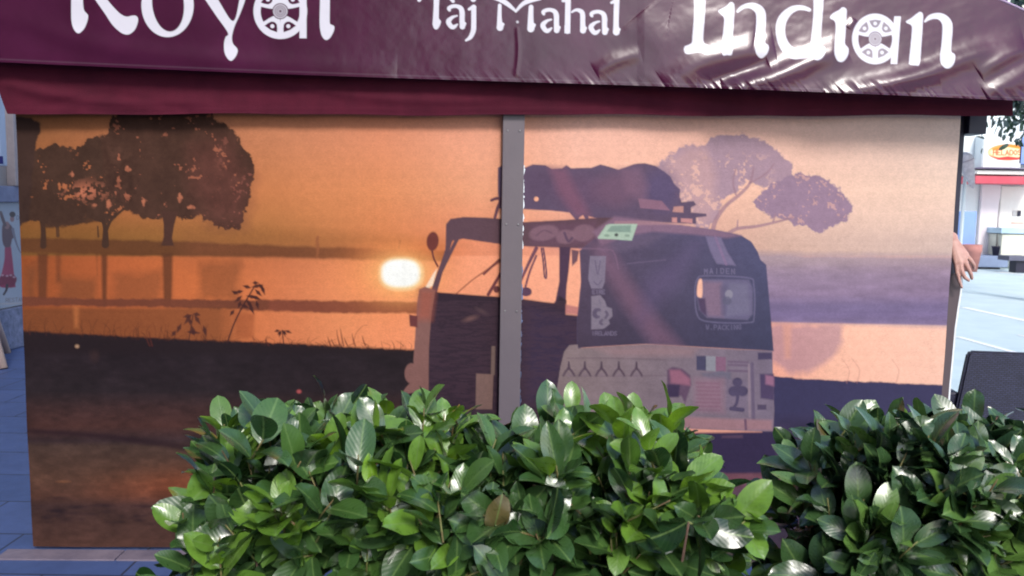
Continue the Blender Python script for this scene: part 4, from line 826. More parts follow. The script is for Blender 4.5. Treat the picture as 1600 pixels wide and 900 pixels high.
# ================================================================== RIGHT BACKGROUND
DY = 23.0
m_white = mat('white_facade', (0.80, 0.84, 0.84), (0.72, 0.77, 0.78), 2, 0.7)
m_white2 = mat('warm_facade', (0.84, 0.80, 0.74), (0.78, 0.73, 0.68), 2, 0.7)
m_blue = mat('blue_panel', (0.24, 0.36, 0.72), (0.21, 0.32, 0.66), 2, 0.5)
m_red = mat('red_canvas', (0.62, 0.10, 0.13), (0.52, 0.07, 0.10), 3, 0.7)
def B(p0, p1, y, th, name, m, parent=None, bev=0.01):
    a = atdepth(*p0, y); b = atdepth(*p1, y)
    return MB().box(((a[0] + b[0]) / 2, y + th / 2, (a[2] + b[2]) / 2), (abs(b[0] - a[0]), th, abs(a[2] - b[2])), 0, bev).build(name, m, parent)
sb = thing('shop_building', (10, DY + 2, 0), 'white shop building with a red awning across the street on the right', 'building')
MB().box((4, DY + 3, 5), (44, 6, 10)).build('wall', m_white, sb)
B((1562, 291), (1700, 392), DY - .06, .05, 'shopfront', m_white2, sb, 0)
B((1535, 288), (1556, 404), DY - .12, .1, 'pilaster', mat('pink_white', (0.80, 0.72, 0.74), (0.75, 0.68, 0.70), 2, .7), sb)
B((1556, 290), (1558.5, 384), DY - .1, .06, 'frame', mat('grey_trim', (0.42, 0.40, 0.42), None, 3, .5), sb, 0)
B((1527, 262), (1640, 265), DY - 1.05, .9, 'awning_box', mat('grey_trim_dark', (0.22, 0.17, 0.28), None, 3, .5), sb, 0)
B((1527, 266), (1640, 273.5), DY - .95, .8, 'fascia', m_white2, sb, 0)
B((1525, 274.5), (1640, 288), DY - 1.0, .9, 'awning_cloth', m_red, sb, 0)
B((1566, 366), (1640, 407), DY - .75, .7, 'counter', mat('cream_counter', (0.72, 0.70, 0.58), None, 2, .5), sb)
B((1565, 356), (1640, 366), DY - .80, .8, 'counter_top', mat('pale_blue_top', (0.50, 0.68, 0.80), None, 2, .5), sb)
for i, x0 in enumerate((1583, 1590)):
    B((x0, 329), (x0 + 5, 338), DY - .08, .01, 'notice', m_dark if i else mat('grey_ink', (.55, .53, .52), None, 3, .6), sb, 0)
B((1580, 347), (1600, 350), DY - .075, .01, 'notice', mat('red_ink', (.7, .45, .38), None, 3, .6), sb, 0)
for fl in range(2):
    for xx in np.arange(-16, 24, 3.2):
        f = MB().box((xx, DY - .03, 5.2 + fl * 3), (1.3, .06, 1.7), 0, .01).build('window', m_frame, sb); MB().box((xx, DY - .065, 5.2 + fl * 3), (1.1, .01, 1.5)).build('pane', m_glass, f)
# shop sign
SP = Plane((0, DY - .44, 0), (10, DY - .44, 0))
def sign_paint(X, Y):
    c = Canvas(X, Y, (240, 240, 240))
    c.c[:] = .85
    c.ell(1575, 238, 32, 13, (236, 150, 70), 1, 2); c.ell(1575, 238, 29, 9.5, (252, 232, 180), 1, 2); c.poly([(1545, 243), (1560, 250), (1590, 250), (1604, 243), (1590, 246), (1575, 244), (1560, 246)], (214, 60, 60), 1, 2); c.poly([(1550, 232), (1575, 225), (1600, 230), (1600, 234), (1575, 230), (1552, 236)], (236, 140, 50), 1, 2)
    text(c, 'HELADOS', 1552, 234.5, 7.5, (216, 96, 60), .9, 1.0, 1.3)
    return np.clip(c.c, 0, .88)
st_ = thing('shop_sign', atdepth(1566, 262, DY - .4), 'white fascia sign with an orange and red oval logo above the red awning', 'sign')
B((1537, 212), (1594, 262), DY - .42, .4, 'box', m_white, st_, 0)
su0 = SP.uv(SP.hit(1537, 240))[0]; su1 = SP.uv(SP.hit(1610, 240))[0]; su0, su1 = sorted((su0, su1))
pz = SP.hit(1560, 213)[2], SP.hit(1560, 261.5)[2]
if SP.e[0] < 0: SP.e = -SP.e; su0, su1 = -su1, -su0
board('printed_face', SP, su0, SP.uv(SP.hit(1593.5, 240))[0], pz[1], pz[0], -.005, .006, sign_paint, 200, st_, print_mat('sign_ink', .4, .3))
tag(B((1594.5, 214), (1640, 257), DY - .42, .4, 'sign_panel', m_blue, None, .01), 'plain light blue sign panel at the right edge, beside the oval logo sign', 'sign')
tag(B((1500.5, 330), (1523, 385.5), DY - 1.5, .25, 'menu_panel', m_blue, None, .02), 'tall blue panel standing behind the terracotta planter', 'panel')
# legs so the panel stands
pn = bpy.data.objects['menu_panel']
g_ = atdepth(1512, 386, DY - 1.4); MB().box((g_[0], DY - 1.38, g_[2] / 2), (.30, .06, g_[2])).build('foot', m_dark, pn)
# ice-cream cone sign
cy_ = 15.0; cc_ = atdepth(1510, 262, cy_); kk = cy_ / FPX
ic = thing('cone_sign', atdepth(1520, 296, cy_), 'big grey ice-cream cone figure tilted beside the right screen edge', 'sign')
tl = Matrix.Rotation(R(-17), 4, 'Y') @ Matrix.Rotation(0, 4, 'X')
m_cone = mat('weathered_cone', (0.60, 0.52, 0.56), (0.40, 0.34, 0.38), 14, 0.5, bump=.5, bscale=18)
tip = Vector(atdepth(1521, 295, cy_)); axis = (Vector(atdepth(1509, 254, cy_)) - tip)
L = axis.length; q = axis.normalized().to_track_quat('Z', 'Y').to_matrix().to_4x4()
MB().lathe([(.004, 0), (.03, .06 * L), (12.5 * kk, L), (13.2 * kk, L * 1.03), (12.6 * kk, L * 1.08)], tip, 28, q).build('cone', m_cone, ic)
sc = MB(); 
def blob(mb, c, r_, seed, amp=.12):
    g = bmesh.ops.create_icosphere(mb.bm, subdivisions=3, radius=1)['verts']
    for v_ in g: v_.co = Vector(c) + v_.co * r_ * (1 + amp * mnoise.noise(v_.co * 2 + Vector((seed, 0, 0))))
    for f in mb.bm.faces: f.smooth = True
top = tip + axis * 1.12
blob(sc, top, 11.5 * kk, 1); blob(sc, top + Vector((-6 * kk, 0, 4 * kk)), 7 * kk, 5)
sc.build('scoop', mat('scoop_cream', (0.75, 0.69, 0.73), (0.5, 0.45, 0.5), 9, .4), ic)
# bracket post of the cone sign, standing behind it
bx = atdepth(1509, 262, cy_ + .25); MB().tube([(bx[0], bx[1], 0), (bx[0], bx[1], bx[2] + .15)], .03).build('pole', m_white, ic); MB().tube([(bx[0], bx[1], bx[2]), cc_ + np.array([0, .02, 0])], .02).build('bracket', m_white, ic)
# street tree in a black pot, bench block, terracotta planter
pt_ = atdepth(1556, 399.5, ground(1545, 421)[1] + .45)
pot = thing('potted_sapling', pt_, 'thin sapling in a small black pot by the shopfront', 'potted plant')
yy = pt_[1]; kq = yy / FPX
MB().lathe([(4.6 * kq, 0), (6.6 * kq, 13 * kq), (7.2 * kq, 13.5 * kq), (7.2 * kq, 15 * kq), (5.5 * kq, 14.5 * kq)], pt_).build('pot', mat('black_pot', (.03, .025, .05), None, 4, .5), pot)
MB().tube([pt_ + np.array([0, 0, .2]), pt_ + np.array([-.02, 0, 1.0]), pt_ + np.array([.0, 0, 88 * kq])], [.016, .012, .008]).build('stem', mat('bark', (.25, .22, .2), None, 8, .8), pot)
gb = ground(1545, 421)
bn = thing('stone_bench', gb, 'blue-grey stone block bench on a dark recessed base', 'bench')
yb = gb[1]
B((1523, 400), (1575, 418), yb, .9, 'slab', mat('bench_stone', (.23, .29, .42), (.19, .24, .36), 3, .6, bump=.2), bn, .02)
a_ = atdepth(1526, 418, yb); b_ = atdepth(1566, 418, yb); MB().box(((a_[0] + b_[0]) / 2, yb + .4, .5 * (a_[2]) - .0), (b_[0] - a_[0], .6, a_[2] - .002)).build('base', m_dark, bn)
gt = ground(1514, 424); 
tp_ = thing('terracotta_planter', gt, 'terracotta planter behind the hand, left of the stone bench', 'planter')
kt = gt[1] / FPX
MB().lathe([(9 * kt, 0), (13 * kt, 30 * kt), (14 * kt, 31 * kt), (14 * kt, 42 * kt), (12.4 * kt, 42 * kt), (12 * kt, 34 * kt)], gt + np.array([.04, 0, 0]), 28).build('pot', mat('terracotta', (.46, .20, .17), (.38, .16, .14), 6, .7), tp_)
B((1577, 400), (1612, 408), DY - 2.2, .5, 'bench_slab', mat('bench2', (.12, .12, .17), None, 3, .6), None, .01)
o = bpy.data.objects['bench_slab']; o.name = 'low_bench'; tag(o, 'low dark slatted bench in front of the cream counter', 'bench')
aL = atdepth(1594, 408, DY - 2.0); MB().box((aL[0], DY - 1.95, aL[2] / 2 - .0), (.3, .3, aL[2] - .002)).build('foot', m_dark, o)

# ================================================================== FOLIAGE HELPERS
def leaf_material(name, dark, mid, bright, rough=.28, blue=0.0, trans=.12):
    k = Mat(name); k.set(Roughness=rough); k.b.inputs['Specular IOR Level'].default_value = .55
    k.b.inputs['Coat Weight'].default_value = 1.0; k.b.inputs['Coat Roughness'].default_value = .25
    hue = k.n('ShaderNodeAttribute', attribute_name='hue'); au = k.n('ShaderNodeAttribute', attribute_name='lu'); av = k.n('ShaderNodeAttribute', attribute_name='lv')
    rp = k.n('ShaderNodeValToRGB'); e = rp.color_ramp.elements; e[0].position = 0; e[0].color = (*dark, 1); e[1].position = 1; e[1].color = (*bright, 1)
    x = e.new(.5); x.color = (*mid, 1); e[-1].position = .9; x = e.new(.96); x.color = (.16, .05, .03, 1); k.l(hue.outputs['Fac'], rp.inputs[0])
    # midrib: pale where |v| is small
    ab = k.n('ShaderNodeMath', operation='ABSOLUTE'); k.l(av.outputs['Fac'], ab.inputs[0])
    mr = k.n('ShaderNodeMapRange'); mr.inputs['From Min'].default_value = .03; mr.inputs['From Max'].default_value = .10; mr.inputs['To Min'].default_value = .55; mr.inputs['To Max'].default_value = 0; k.l(ab.outputs[0], mr.inputs[0])
    # side veins: a wave in (u + |v|)
    m1 = k.n('ShaderNodeMath', operation='MULTIPLY_ADD'); k.l(ab.outputs[0], m1.inputs[0]); m1.inputs[1].default_value = -.38; k.l(au.outputs['Fac'], m1.inputs[2])
    m2 = k.n('ShaderNodeMath', operation='MULTIPLY'); k.l(m1.outputs[0], m2.inputs[0]); m2.inputs[1].default_value = 52
    sn = k.n('ShaderNodeMath', operation='SINE'); k.l(m2.outputs[0], sn.inputs[0])
    pw = k.n('ShaderNodeMapRange'); pw.inputs['From Min'].default_value = .75; pw.inputs['From Max'].default_value = 1; pw.inputs['To Max'].default_value = .07; k.l(sn.outputs[0], pw.inputs[0])
    ad = k.n('ShaderNodeMath', operation='MAXIMUM'); k.l(mr.outputs[0], ad.inputs[0]); k.l(pw.outputs[0], ad.inputs[1])
    mx = k.n('ShaderNodeMix', data_type='RGBA'); k.l(ad.outputs[0], mx.inputs[0]); k.l(rp.outputs[0], mx.inputs[6]); mx.inputs[7].default_value = (.22, .34, .10, 1)
    tc = k.n('ShaderNodeTexCoord'); nz = k.n('ShaderNodeTexNoise'); nz.inputs['Scale'].default_value = 55; nz.inputs['Detail'].default_value = 4; k.l(tc.outputs['Object'], nz.inputs['Vector'])
    vr = k.n('ShaderNodeMapRange'); vr.inputs['From Min'].default_value = .3; vr.inputs['From Max'].default_value = .7; vr.inputs['To Min'].default_value = .78; vr.inputs['To Max'].default_value = 1.2; k.l(nz.outputs[0], vr.inputs[0])
    sc_ = k.n('ShaderNodeVectorMath', operation='SCALE'); k.l(mx.outputs[2], sc_.inputs[0]); k.l(vr.outputs[0], sc_.inputs['Scale'])
    # underside paler and duller
    gn = k.n('ShaderNodeNewGeometry'); mb_ = k.n('ShaderNodeMix', data_type='RGBA'); k.l(gn.outputs['Backfacing'], mb_.inputs[0]); k.l(sc_.outputs[0], mb_.inputs[6])
    mb2 = k.n('ShaderNodeMix', data_type='RGBA'); mb2.inputs[0].default_value = .45; k.l(sc_.outputs[0], mb2.inputs[6]); mb2.inputs[7].default_value = (.07, .15, .04, 1); k.l(mb2.outputs[2], mb_.inputs[7])
    k.l(mb_.outputs[2], k.b.inputs['Base Color'])
    rr = k.n('ShaderNodeMapRange'); rr.inputs['From Min'].default_value = .3; rr.inputs['From Max'].default_value = .7; rr.inputs['To Min'].default_value = rough - .06; rr.inputs['To Max'].default_value = rough + .14
    k.l(nz.outputs[0], rr.inputs[0]); k.l(rr.outputs[0], k.b.inputs['Roughness'])
    bp = k.n('ShaderNodeBump'); bp.inputs['Strength'].default_value = .12; bp.inputs['Distance'].default_value = .0012; bp.invert = True
    hv = k.n('ShaderNodeMath', operation='ADD'); k.l(sn.outputs[0], hv.inputs[0]); k.l(nz.outputs[0], hv.inputs[1]); k.l(hv.outputs[0], bp.inputs['Height']); k.l(bp.outputs[0], k.b.inputs['Normal'])
    # light through the blade
    tr = k.n('ShaderNodeBsdfTranslucent'); ms = k.n('ShaderNodeMixShader'); ms.inputs[0].default_value = trans; k.l(sc_.outputs[0], tr.inputs[0])
    out = k.t.nodes['Material Output']; k.l(k.b.outputs[0], ms.inputs[1]); k.l(tr.outputs[0], ms.inputs[2]); k.l(ms.outputs[0], out.inputs[0])
    return k.m
NU, NV = 11, 5
_u = np.linspace(0, 1, NU); _v = np.linspace(-1, 1, NV)
class Leaves:
    def __init__(s): s.P = []; s.u = []; s.v = []; s.h = []
    def add(s, base, d, nrm, L, W, hue, curl=.3, foldk=.25, wav=.0, tw=0.0):
        d = d / np.linalg.norm(d); sd = np.cross(d, nrm); ln_ = np.linalg.norm(sd)
        if ln_ < 1e-5: sd = np.cross(d, np.array([1, .3, .2])); ln_ = np.linalg.norm(sd)
        sd /= ln_; n = np.cross(sd, d)
        U, V = np.meshgrid(_u, _v, indexing='ij')
        prof = np.sin(np.pi * np.clip(U, 0, 1) ** 1.04) ** .52 + .03 * (1 - U); prof[-1] = .03
        a = curl * U; x = L * (np.sin(a) / max(curl, 1e-3)) if abs(curl) > 1e-3 else L * U
        z = -L * (1 - np.cos(a)) / curl if abs(curl) > 1e-3 else 0 * U
        y = V * W * .5 * prof
        z = z + np.abs(y) * foldk + wav * W * .12 * np.sin(U * 11 + V * 2) * np.abs(V)
        if tw:
            ca, sa = np.cos(tw * U), np.sin(tw * U); y, z = y * ca - (z) * sa * .3, z + y * sa
        s.P.append(base[None, None] + x[..., None] * d + y[..., None] * sd + z[..., None] * n)
        s.u.append(U); s.v.append(V * prof); s.h.append(np.full(U.shape, hue))
    def mesh(s, name):
        n = len(s.P); P = np.array(s.P).reshape(-1, 3)
        i = (np.arange(NV - 1)[None] + NV * np.arange(NU - 1)[:, None]).ravel()
        q = np.stack([i, i + NV, i + NV + 1, i + 1], -1); Q = (q[None] + (np.arange(n) * NU * NV)[:, None, None]).reshape(-1, 4)
        me = bpy.data.meshes.new(name)
        me.vertices.add(len(P)); me.vertices.foreach_set('co', P.astype(np.float32).ravel())
        me.loops.add(Q.size); me.loops.foreach_set('vertex_index', Q.astype(np.int32).ravel())
        me.polygons.add(len(Q)); me.polygons.foreach_set('loop_start', (np.arange(len(Q)) * 4).astype(np.int32)); me.polygons.foreach_set('use_smooth', np.ones(len(Q), bool))
        me.update(calc_edges=True)
        for k_, a_ in (('lu', s.u), ('lv', s.v), ('hue', s.h)):
            at_ = me.attributes.new(k_, 'FLOAT', 'POINT'); at_.data.foreach_set('value', np.array(a_, np.float32).ravel())
        return me
def unit(v_): return v_ / max(np.linalg.norm(v_), 1e-9)

# ================================================================== HEDGES
m_leaf = leaf_material('laurel_leaf', (.005, .018, .008), (.019, .066, .014), (.17, .33, .02), .3)
m_leaf2 = leaf_material('laurel_leaf_cool', (.005, .018, .014), (.018, .056, .024), (.13, .25, .04), .28)
m_stem = mat('laurel_stem', (.16, .20, .06), (.14, .08, .04), 30, .6); m_br = mat('laurel_branch', (.13, .075, .055), (.07, .045, .035), 30, .8)
def hedge(name, x0, x1, y0, y1, ztop, label, seed, mat_, nsh, bright, holesz=0.0):
    r = np.random.default_rng(seed)
    t = thing(name, ((x0 + x1) / 2, (y0 + y1) / 2, 0), label, 'hedge', 'laurel hedges before the screens')
    cx, cy, zb_ = (x0 + x1) / 2, (y0 + y1) / 2, .22
    hx, hy, hz = (x1 - x0) / 2, (y1 - y0) / 2, (ztop - zb_) / 2; cz = zb_ + hz
    Lv = Leaves(); stems = MB(); brs = MB(); tips = []
    def surf():
        # random point on a rounded box with knobbly outline, mostly on the faces that are seen
        while True:
            f = r.choice(5, p=[.44, .30, .09, .09, .08]); a, b = r.uniform(-1, 1, 2)
            if f == 0: p = np.array([a, -1, b * .98])
            elif f == 1: p = np.array([a, b, 1])
            elif f == 2: p = np.array([-1, a, b])
            elif f == 3: p = np.array([1, a, b])
            else: p = np.array([a, 1, b])
            if p[2] < -.35 and r.uniform() < .45: continue
            break
        e = 5.0; k_ = (abs(p[0]) ** e * .9 + abs(p[1]) ** 3.4 + abs(p[2]) ** 4.5) ** (-1 / 4.2) if True else 1
        p = p * min(1.0, k_ * 1.06)
        n = unit(np.array([np.sign(p[0]) * abs(p[0]) ** 5 / hx * .25, np.sign(p[1]) * abs(p[1]) ** 3 / hy * .2, np.sign(p[2]) * abs(p[2]) ** 4 / hz * .4]))
        q = np.array([cx + p[0] * hx * (.965 + .13 * min(1 - p[2], 1.2)), cy + p[1] * hy, cz + p[2] * hz])
        q += n * .05 * mnoise.noise(Vector(q * 5.0) + Vector((seed, 0, 0)))
        return q, n
    for i in range(nsh):
        q, n = surf(); deep = r.uniform(0, .09) if i % 3 else r.uniform(.06, .2)
        lay = deep < .05
        axis_ = unit(n * .75 + np.array([0, 0, .55]) + r.normal(0, .48, 3))
        tipp = q - n * deep + axis_ * (r.uniform(-.02, .01)); sl_ = r.uniform(.05, .11)
        if n[2] > .8 and r.uniform() < .13: tipp = tipp + np.array([0, 0, r.uniform(.02, .055)])
        tips.append(tipp - axis_ * sl_)
        hb = r.normal(.34, .16) if not (lay and r.uniform() < bright) else r.uniform(.72, 1.0)
        nl = r.integers(3, 7); ph = r.uniform(0, 6.28)
        ax1 = unit(np.cross(axis_, np.array([.3, .9, .1]))); ax2 = np.cross(axis_, ax1)
        stems.tube([tipp - axis_ * sl_, tipp], [.0022, .0014], 5)
        for j in range(nl):
            f_ = j / nl; ph += 2.4 + r.normal(0, .25); rad = math.cos(ph) * ax1 + math.sin(ph) * ax2
            open_ = .35 + .75 * (1 - f_) + r.normal(0, .12)
            d = unit(axis_ * math.cos(open_) + rad * math.sin(open_) + n * .25 + np.array([0, 0, r.uniform(-.55, .05) * (1 - n[2])]))
            nn = unit(axis_ * math.sin(open_) - rad * math.cos(open_) + n * .5 + np.array([0, -.25, .45]))
            L_ = (r.uniform(.068, .114) if r.uniform() < .8 else r.uniform(.10, .126)) * (1 - .3 * f_ * f_); h_ = float(np.clip(hb + r.normal(0, .07) + .1 * f_, 0, .9))
            if r.uniform() < .004: h_ = 1.0
            Lv.add(tipp - axis_ * sl_ * (1 - f_) + rad * .004, d, nn, L_, L_ * r.uniform(.43, .60), h_, r.uniform(.15, .75), r.uniform(.12, .42), r.uniform(0, .8), r.normal(0, .25))
    link('foliage', Lv.mesh('foliage'), mat_, t); stems.build('twigs', m_stem, t, norm=False)
    # branches from a few trunks at the ground up to the shoots
    roots = [np.array([x0 + (k_ + .5) * (x1 - x0) / 4 + r.uniform(-.05, .05), cy + r.uniform(-.05, .05), 0.0]) for k_ in range(4)]
    for ro in roots:
        brs.tube([ro, ro + np.array([.01, .0, .3]), ro + np.array([r.uniform(-.05, .05), r.uniform(-.04, .04), .62])], [.017, .013, .009], 8)
    for tp in tips[::4]:
        ro = min(roots, key=lambda q_: abs(q_[0] - tp[0])); st0 = ro + np.array([0, 0, r.uniform(.2, .55)])
        mid_ = (st0 + tp) / 2 + np.array([r.uniform(-.03, .03), r.uniform(-.03, .03), -.03]); brs.tube([st0, mid_, tp], [.006, .0045, .002], 5)
    brs.build('branches', m_br, t, norm=False)
    return t
hedge('laurel_hedge', -.66, .45, 1.42, 1.92, 1.045, 'bright green glossy laurel hedge in the middle foreground', 12, m_leaf, 860, .40)
hedge('laurel_hedge', .625, 1.83, 1.50, 2.02, 1.025, 'darker laurel hedge at the right edge of the foreground', 8, m_leaf2, 880, .22)

# small debris on the kerb between the hedges
dbr = Leaves(); r = np.random.default_rng(3)
for i in range(7):
    g_ = ground(1208 + r.uniform(-6, 14), 869 + r.uniform(-2, 7), 0.008); dbr.add(g_, np.array([r.normal(), r.normal(), .1]), np.array([0, 0, 1.]), .022, .012, .1, .8, .5)
tag(link('fallen_leaves', dbr.mesh('fallen_leaves'), mat('dead_leaf', (.03, .015, .02), None, 20, .8)), 'few dark dead leaves lying on the kerb below the screen', 'leaves')

# ================================================================== STREET TREE
tc0 = atdepth(1668, 62, 14.0)
tr_ = thing('street_tree', (tc0[0], tc0[1], 0), 'dark leafy street tree hanging in at the upper right', 'tree')
Lt = Leaves(); r = np.random.default_rng(5)
clumps = []
for i in range(80):
    v_ = unit(r.normal(0, 1, 3)); c_ = tc0 + v_ * np.array([1.5, 1.5, 1.35]) * r.uniform(.35, 1.0) ** .5; clumps.append(c_)
for c_ in clumps:
    for j in range(120):
        p_ = c_ + r.normal(0, .22, 3); d_ = unit(r.normal(0, 1, 3) + np.array([0, 0, -.7])); Lt.add(p_, d_, unit(np.array([0, 0, 1.]) + r.normal(0, .5, 3)), r.uniform(.10, .19), r.uniform(.045, .075), float(r.uniform(0, .8)), .4, .2)
link('crown', Lt.mesh('crown'), leaf_material('tree_leaf', (.010, .026, .040), (.022, .05, .065), (.05, .10, .09), .45), tr_)
tk = MB(); base = np.array([tc0[0], tc0[1], 0]); tk.tube([base, base + [.03, 0, 1.2], tc0 + [0, 0, -.6], tc0 + [0, 0, .5]], [.16, .12, .09, .03], 12)
for c_ in clumps[::3]:
    tk.tube([tc0 + np.array([0, 0, -.9 + r.uniform(0, .7)]), (tc0 + c_) / 2 + np.array([0, 0, -.1]), c_], [.05, .03, .01], 7)
tk.build('trunk', m_br, tr_, norm=False)

# ================================================================== RATTAN CHAIR
m_rat = Mat('dark_rattan'); k = m_rat; k.set(Roughness=.5)
tc = k.n('ShaderNodeTexCoord'); ck = k.n('ShaderNodeTexBrick'); ck.inputs['Scale'].default_value = 1; ck.inputs['Brick Width'].default_value = .022; ck.inputs['Row Height'].default_value = .009; ck.inputs['Mortar Size'].default_value = .0014
ck.inputs['Color1'].default_value = (.030, .030, .075, 1); ck.inputs['Color2'].default_value = (.018, .018, .050, 1); ck.inputs['Mortar'].default_value = (.003, .003, .008, 1)
sp_ = k.n('ShaderNodeSeparateXYZ'); cb = k.n('ShaderNodeCombineXYZ'); k.l(tc.outputs['Object'], sp_.inputs[0]); k.l(sp_.outputs[0], cb.inputs[0]); k.l(sp_.outputs[2], cb.inputs[1]); k.l(cb.outputs[0], ck.inputs['Vector'])
k.l(ck.outputs['Color'], k.b.inputs['Base Color']); bp = k.n('ShaderNodeBump'); bp.inputs['Strength'].default_value = .9; bp.inputs['Distance'].default_value = .004; bp.invert = True; k.l(ck.outputs['Fac'], bp.inputs['Height']); k.l(bp.outputs[0], k.b.inputs['Normal'])
cd = 3.78
ca = atdepth(1517, 553, cd); 
bl = atdepth(1490, 640, cd - .02)
ch = thing('rattan_chair', (ca[0] + .30, cd + .3, 0), 'dark woven rattan chair behind the right hedge', 'chair', None, R(-7))
back = [(-.30, .40), (.30, .40), (.27, ca[2] - .02), (.255, ca[2] + .0), (-.225, ca[2] + .0), (-.24, ca[2] - .012)]
bkk = MB(); bkk.prism([(x_, z_) for x_, z_ in back], .035, (0, -.24, 0), (1, 0, 0), (0, 0, 1)); bmesh.ops.bevel(bkk.bm, geom=list(bkk.bm.edges), offset=.008, segments=2, affect='EDGES'); bkk.build('backrest', m_rat.m, ch, world=False)
MB().box((0, .04, .42), (.54, .52, .07), 0, .015).build('seat', m_rat.m, ch, world=False)
for sx_ in (-1, 1):
    MB().box((sx_ * .285, .02, .52), (.05, .5, .26), 0, .012).build('armrest', m_rat.m, ch, world=False)
    for sy_ in (-1, 1): MB().box((sx_ * .25, .02 + sy_ * .22, .195), (.045, .045, .39), 0, .006).build('leg', m_rat.m, ch, world=False)

# ================================================================== CURVED BOARD HELD BY THE PERSON
yb_ = MP.hit(1490, 500)[1] + .06
edge_px = [(1505.5, 428), (1503, 455), (1499, 480), (1494, 515), (1490, 560), (1486, 600), (1483, 640), (1478, 720), (1470, 860)]
bd = thing('curved_board', atdepth(1460, 868, yb_), 'narrow dark brown board with a white edge held upright by the hand', 'board')
Pts = [atdepth(x_, y_, yb_) for x_, y_ in edge_px]
m_brd = mat('brown_board', (.10, .07, .075), (.07, .05, .06), 4, .5, stretch=(1, 1, .2)); m_edge = mat('white_edging', (.80, .82, .85), None, 4, .5)
b1 = MB(); b2 = MB()
def strip(mb, wl, wr, y0_, y1_):
    vs = []
    for p_ in Pts:
        z_ = max(p_[2], .004); vs.append([mb.bm.verts.new((p_[0] - wl, y0_, z_)), mb.bm.verts.new((p_[0] - wr, y0_, z_)), mb.bm.verts.new((p_[0] - wr, y1_, z_)), mb.bm.verts.new((p_[0] - wl, y1_, z_))])
    for i in range(len(vs) - 1):
        for j in range(4): mb.bm.faces.new((vs[i][j], vs[i][(j + 1) % 4], vs[i + 1][(j + 1) % 4], vs[i + 1][j]))
    mb.bm.faces.new(vs[0]); mb.bm.faces.new(vs[-1][::-1])
strip(b1, .17, .008, yb_, yb_ + .02); strip(b2, .0075, .0, yb_ - .001, yb_ + .021)
b1.build('panel', m_brd, bd); b2.build('edging', m_edge, bd)

# ================================================================== PERSON (hidden by the screen except for one hand)
def capsule_mesh(chains, voxel, smooth_it=6, name='body'):
    """chains: lists of (point, radius); overlapping tapered capsules fused into one skin"""
    bm = bmesh.new()
    for chn in chains:
        for (p_, ra), (q_, rb) in zip(chn[:-1], chn[1:]):
            p_ = Vector(p_); q_ = Vector(q_); ax_ = q_ - p_; Ln = max(ax_.length, 1e-5)
            rot = ax_.to_track_quat('Z', 'Y').to_matrix().to_4x4() if ax_.length > 1e-6 else Matrix()
            prof = [(ra * math.cos(a_), -ra * math.sin(a_)) for a_ in (1.45, 1.1, .7, .35, 0)] + [(rb * math.cos(a_), Ln + rb * math.sin(a_)) for a_ in (0, .35, .7, 1.1, 1.45)]
            n = 14; rings = [[bm.verts.new(Matrix.Translation(p_) @ rot @ Vector((r_ * math.cos(2 * math.pi * k_ / n), r_ * math.sin(2 * math.pi * k_ / n), z_))) for k_ in range(n)] for r_, z_ in prof]
            for i in range(len(rings) - 1):
                for k_ in range(n): bm.faces.new((rings[i][k_], rings[i][(k_ + 1) % n], rings[i + 1][(k_ + 1) % n], rings[i + 1][k_]))
            bm.faces.new(rings[0][::-1]); bm.faces.new(rings[-1])
    me = bpy.data.meshes.new('tmp'); bm.to_mesh(me); bm.free()
    o = bpy.data.objects.new('tmp', me); C.objects.link(o)
    m1 = o.modifiers.new('r', 'REMESH'); m1.mode = 'VOXEL'; m1.voxel_size = voxel; m1.use_smooth_shade = True
    m2 = o.modifiers.new('s', 'SMOOTH'); m2.iterations = smooth_it; m2.factor = .5
    dg = bpy.context.evaluated_depsgraph_get(); me2 = bpy.data.meshes.new_from_object(o.evaluated_get(dg)); me2.name = name
    bpy.data.objects.remove(o); bpy.data.meshes.remove(me)
    me2.polygons.foreach_set('use_smooth', np.ones(len(me2.polygons), bool)); return me2
def hp(px, py, dy=0.0): return Vector(atdepth(px, py, yb_ + dy))
wr = hp(1486, 372, .01); kn = hp(1504, 402, -.035)
pX, pY = 1.60, yb_ + .42
person = thing('person', (pX, pY, 0), 'person standing behind the right screen, one bare hand resting over its edge', 'person')
sh = Vector((pX + .18, pY - .0, 1.40)); el = Vector((pX + .235, pY - .12, 1.13))
sh2 = Vector((pX - .18, pY, 1.40)); el2 = Vector((pX - .24, pY + .02, 1.12)); wr2 = Vector((pX - .22, pY - .1, .88))
V3 = lambda x_, y_, z_: Vector((pX + x_, pY + y_, z_))
ch_ = [[(V3(0, 0, .93), .125), (V3(0, 0, 1.08), .115), (V3(0, -.005, 1.25), .13), (V3(0, 0, 1.36), .11)], [(V3(-.09, 0, .93), .10), (V3(.09, 0, .93), .10)], [(V3(-.12, 0, 1.36), .075), (V3(.12, 0, 1.36), .075)],
 [(V3(0, .005, 1.38), .06), (V3(0, -.005, 1.52), .055)], [(V3(0, -.01, 1.60), .078), (V3(0, -.005, 1.66), .085)], [(V3(0, -.05, 1.555), .045), (V3(0, -.03, 1.58), .06)], [(V3(0, -.095, 1.61), .014), (V3(0, -.09, 1.635), .009)], [(V3(.082, 0, 1.61), .012), (V3(.086, .005, 1.635), .015)], [(V3(-.082, 0, 1.61), .012), (V3(-.086, .005, 1.635), .015)],
 [(sh, .062), (el, .045), ((el + wr) / 2, .043), (wr, .028)], [(sh2, .062), (el2, .045), (wr2, .028)], [(wr2, .026), (wr2 + Vector((0, -.03, -.07)), .034), (wr2 + Vector((0, -.05, -.11)), .03)]]
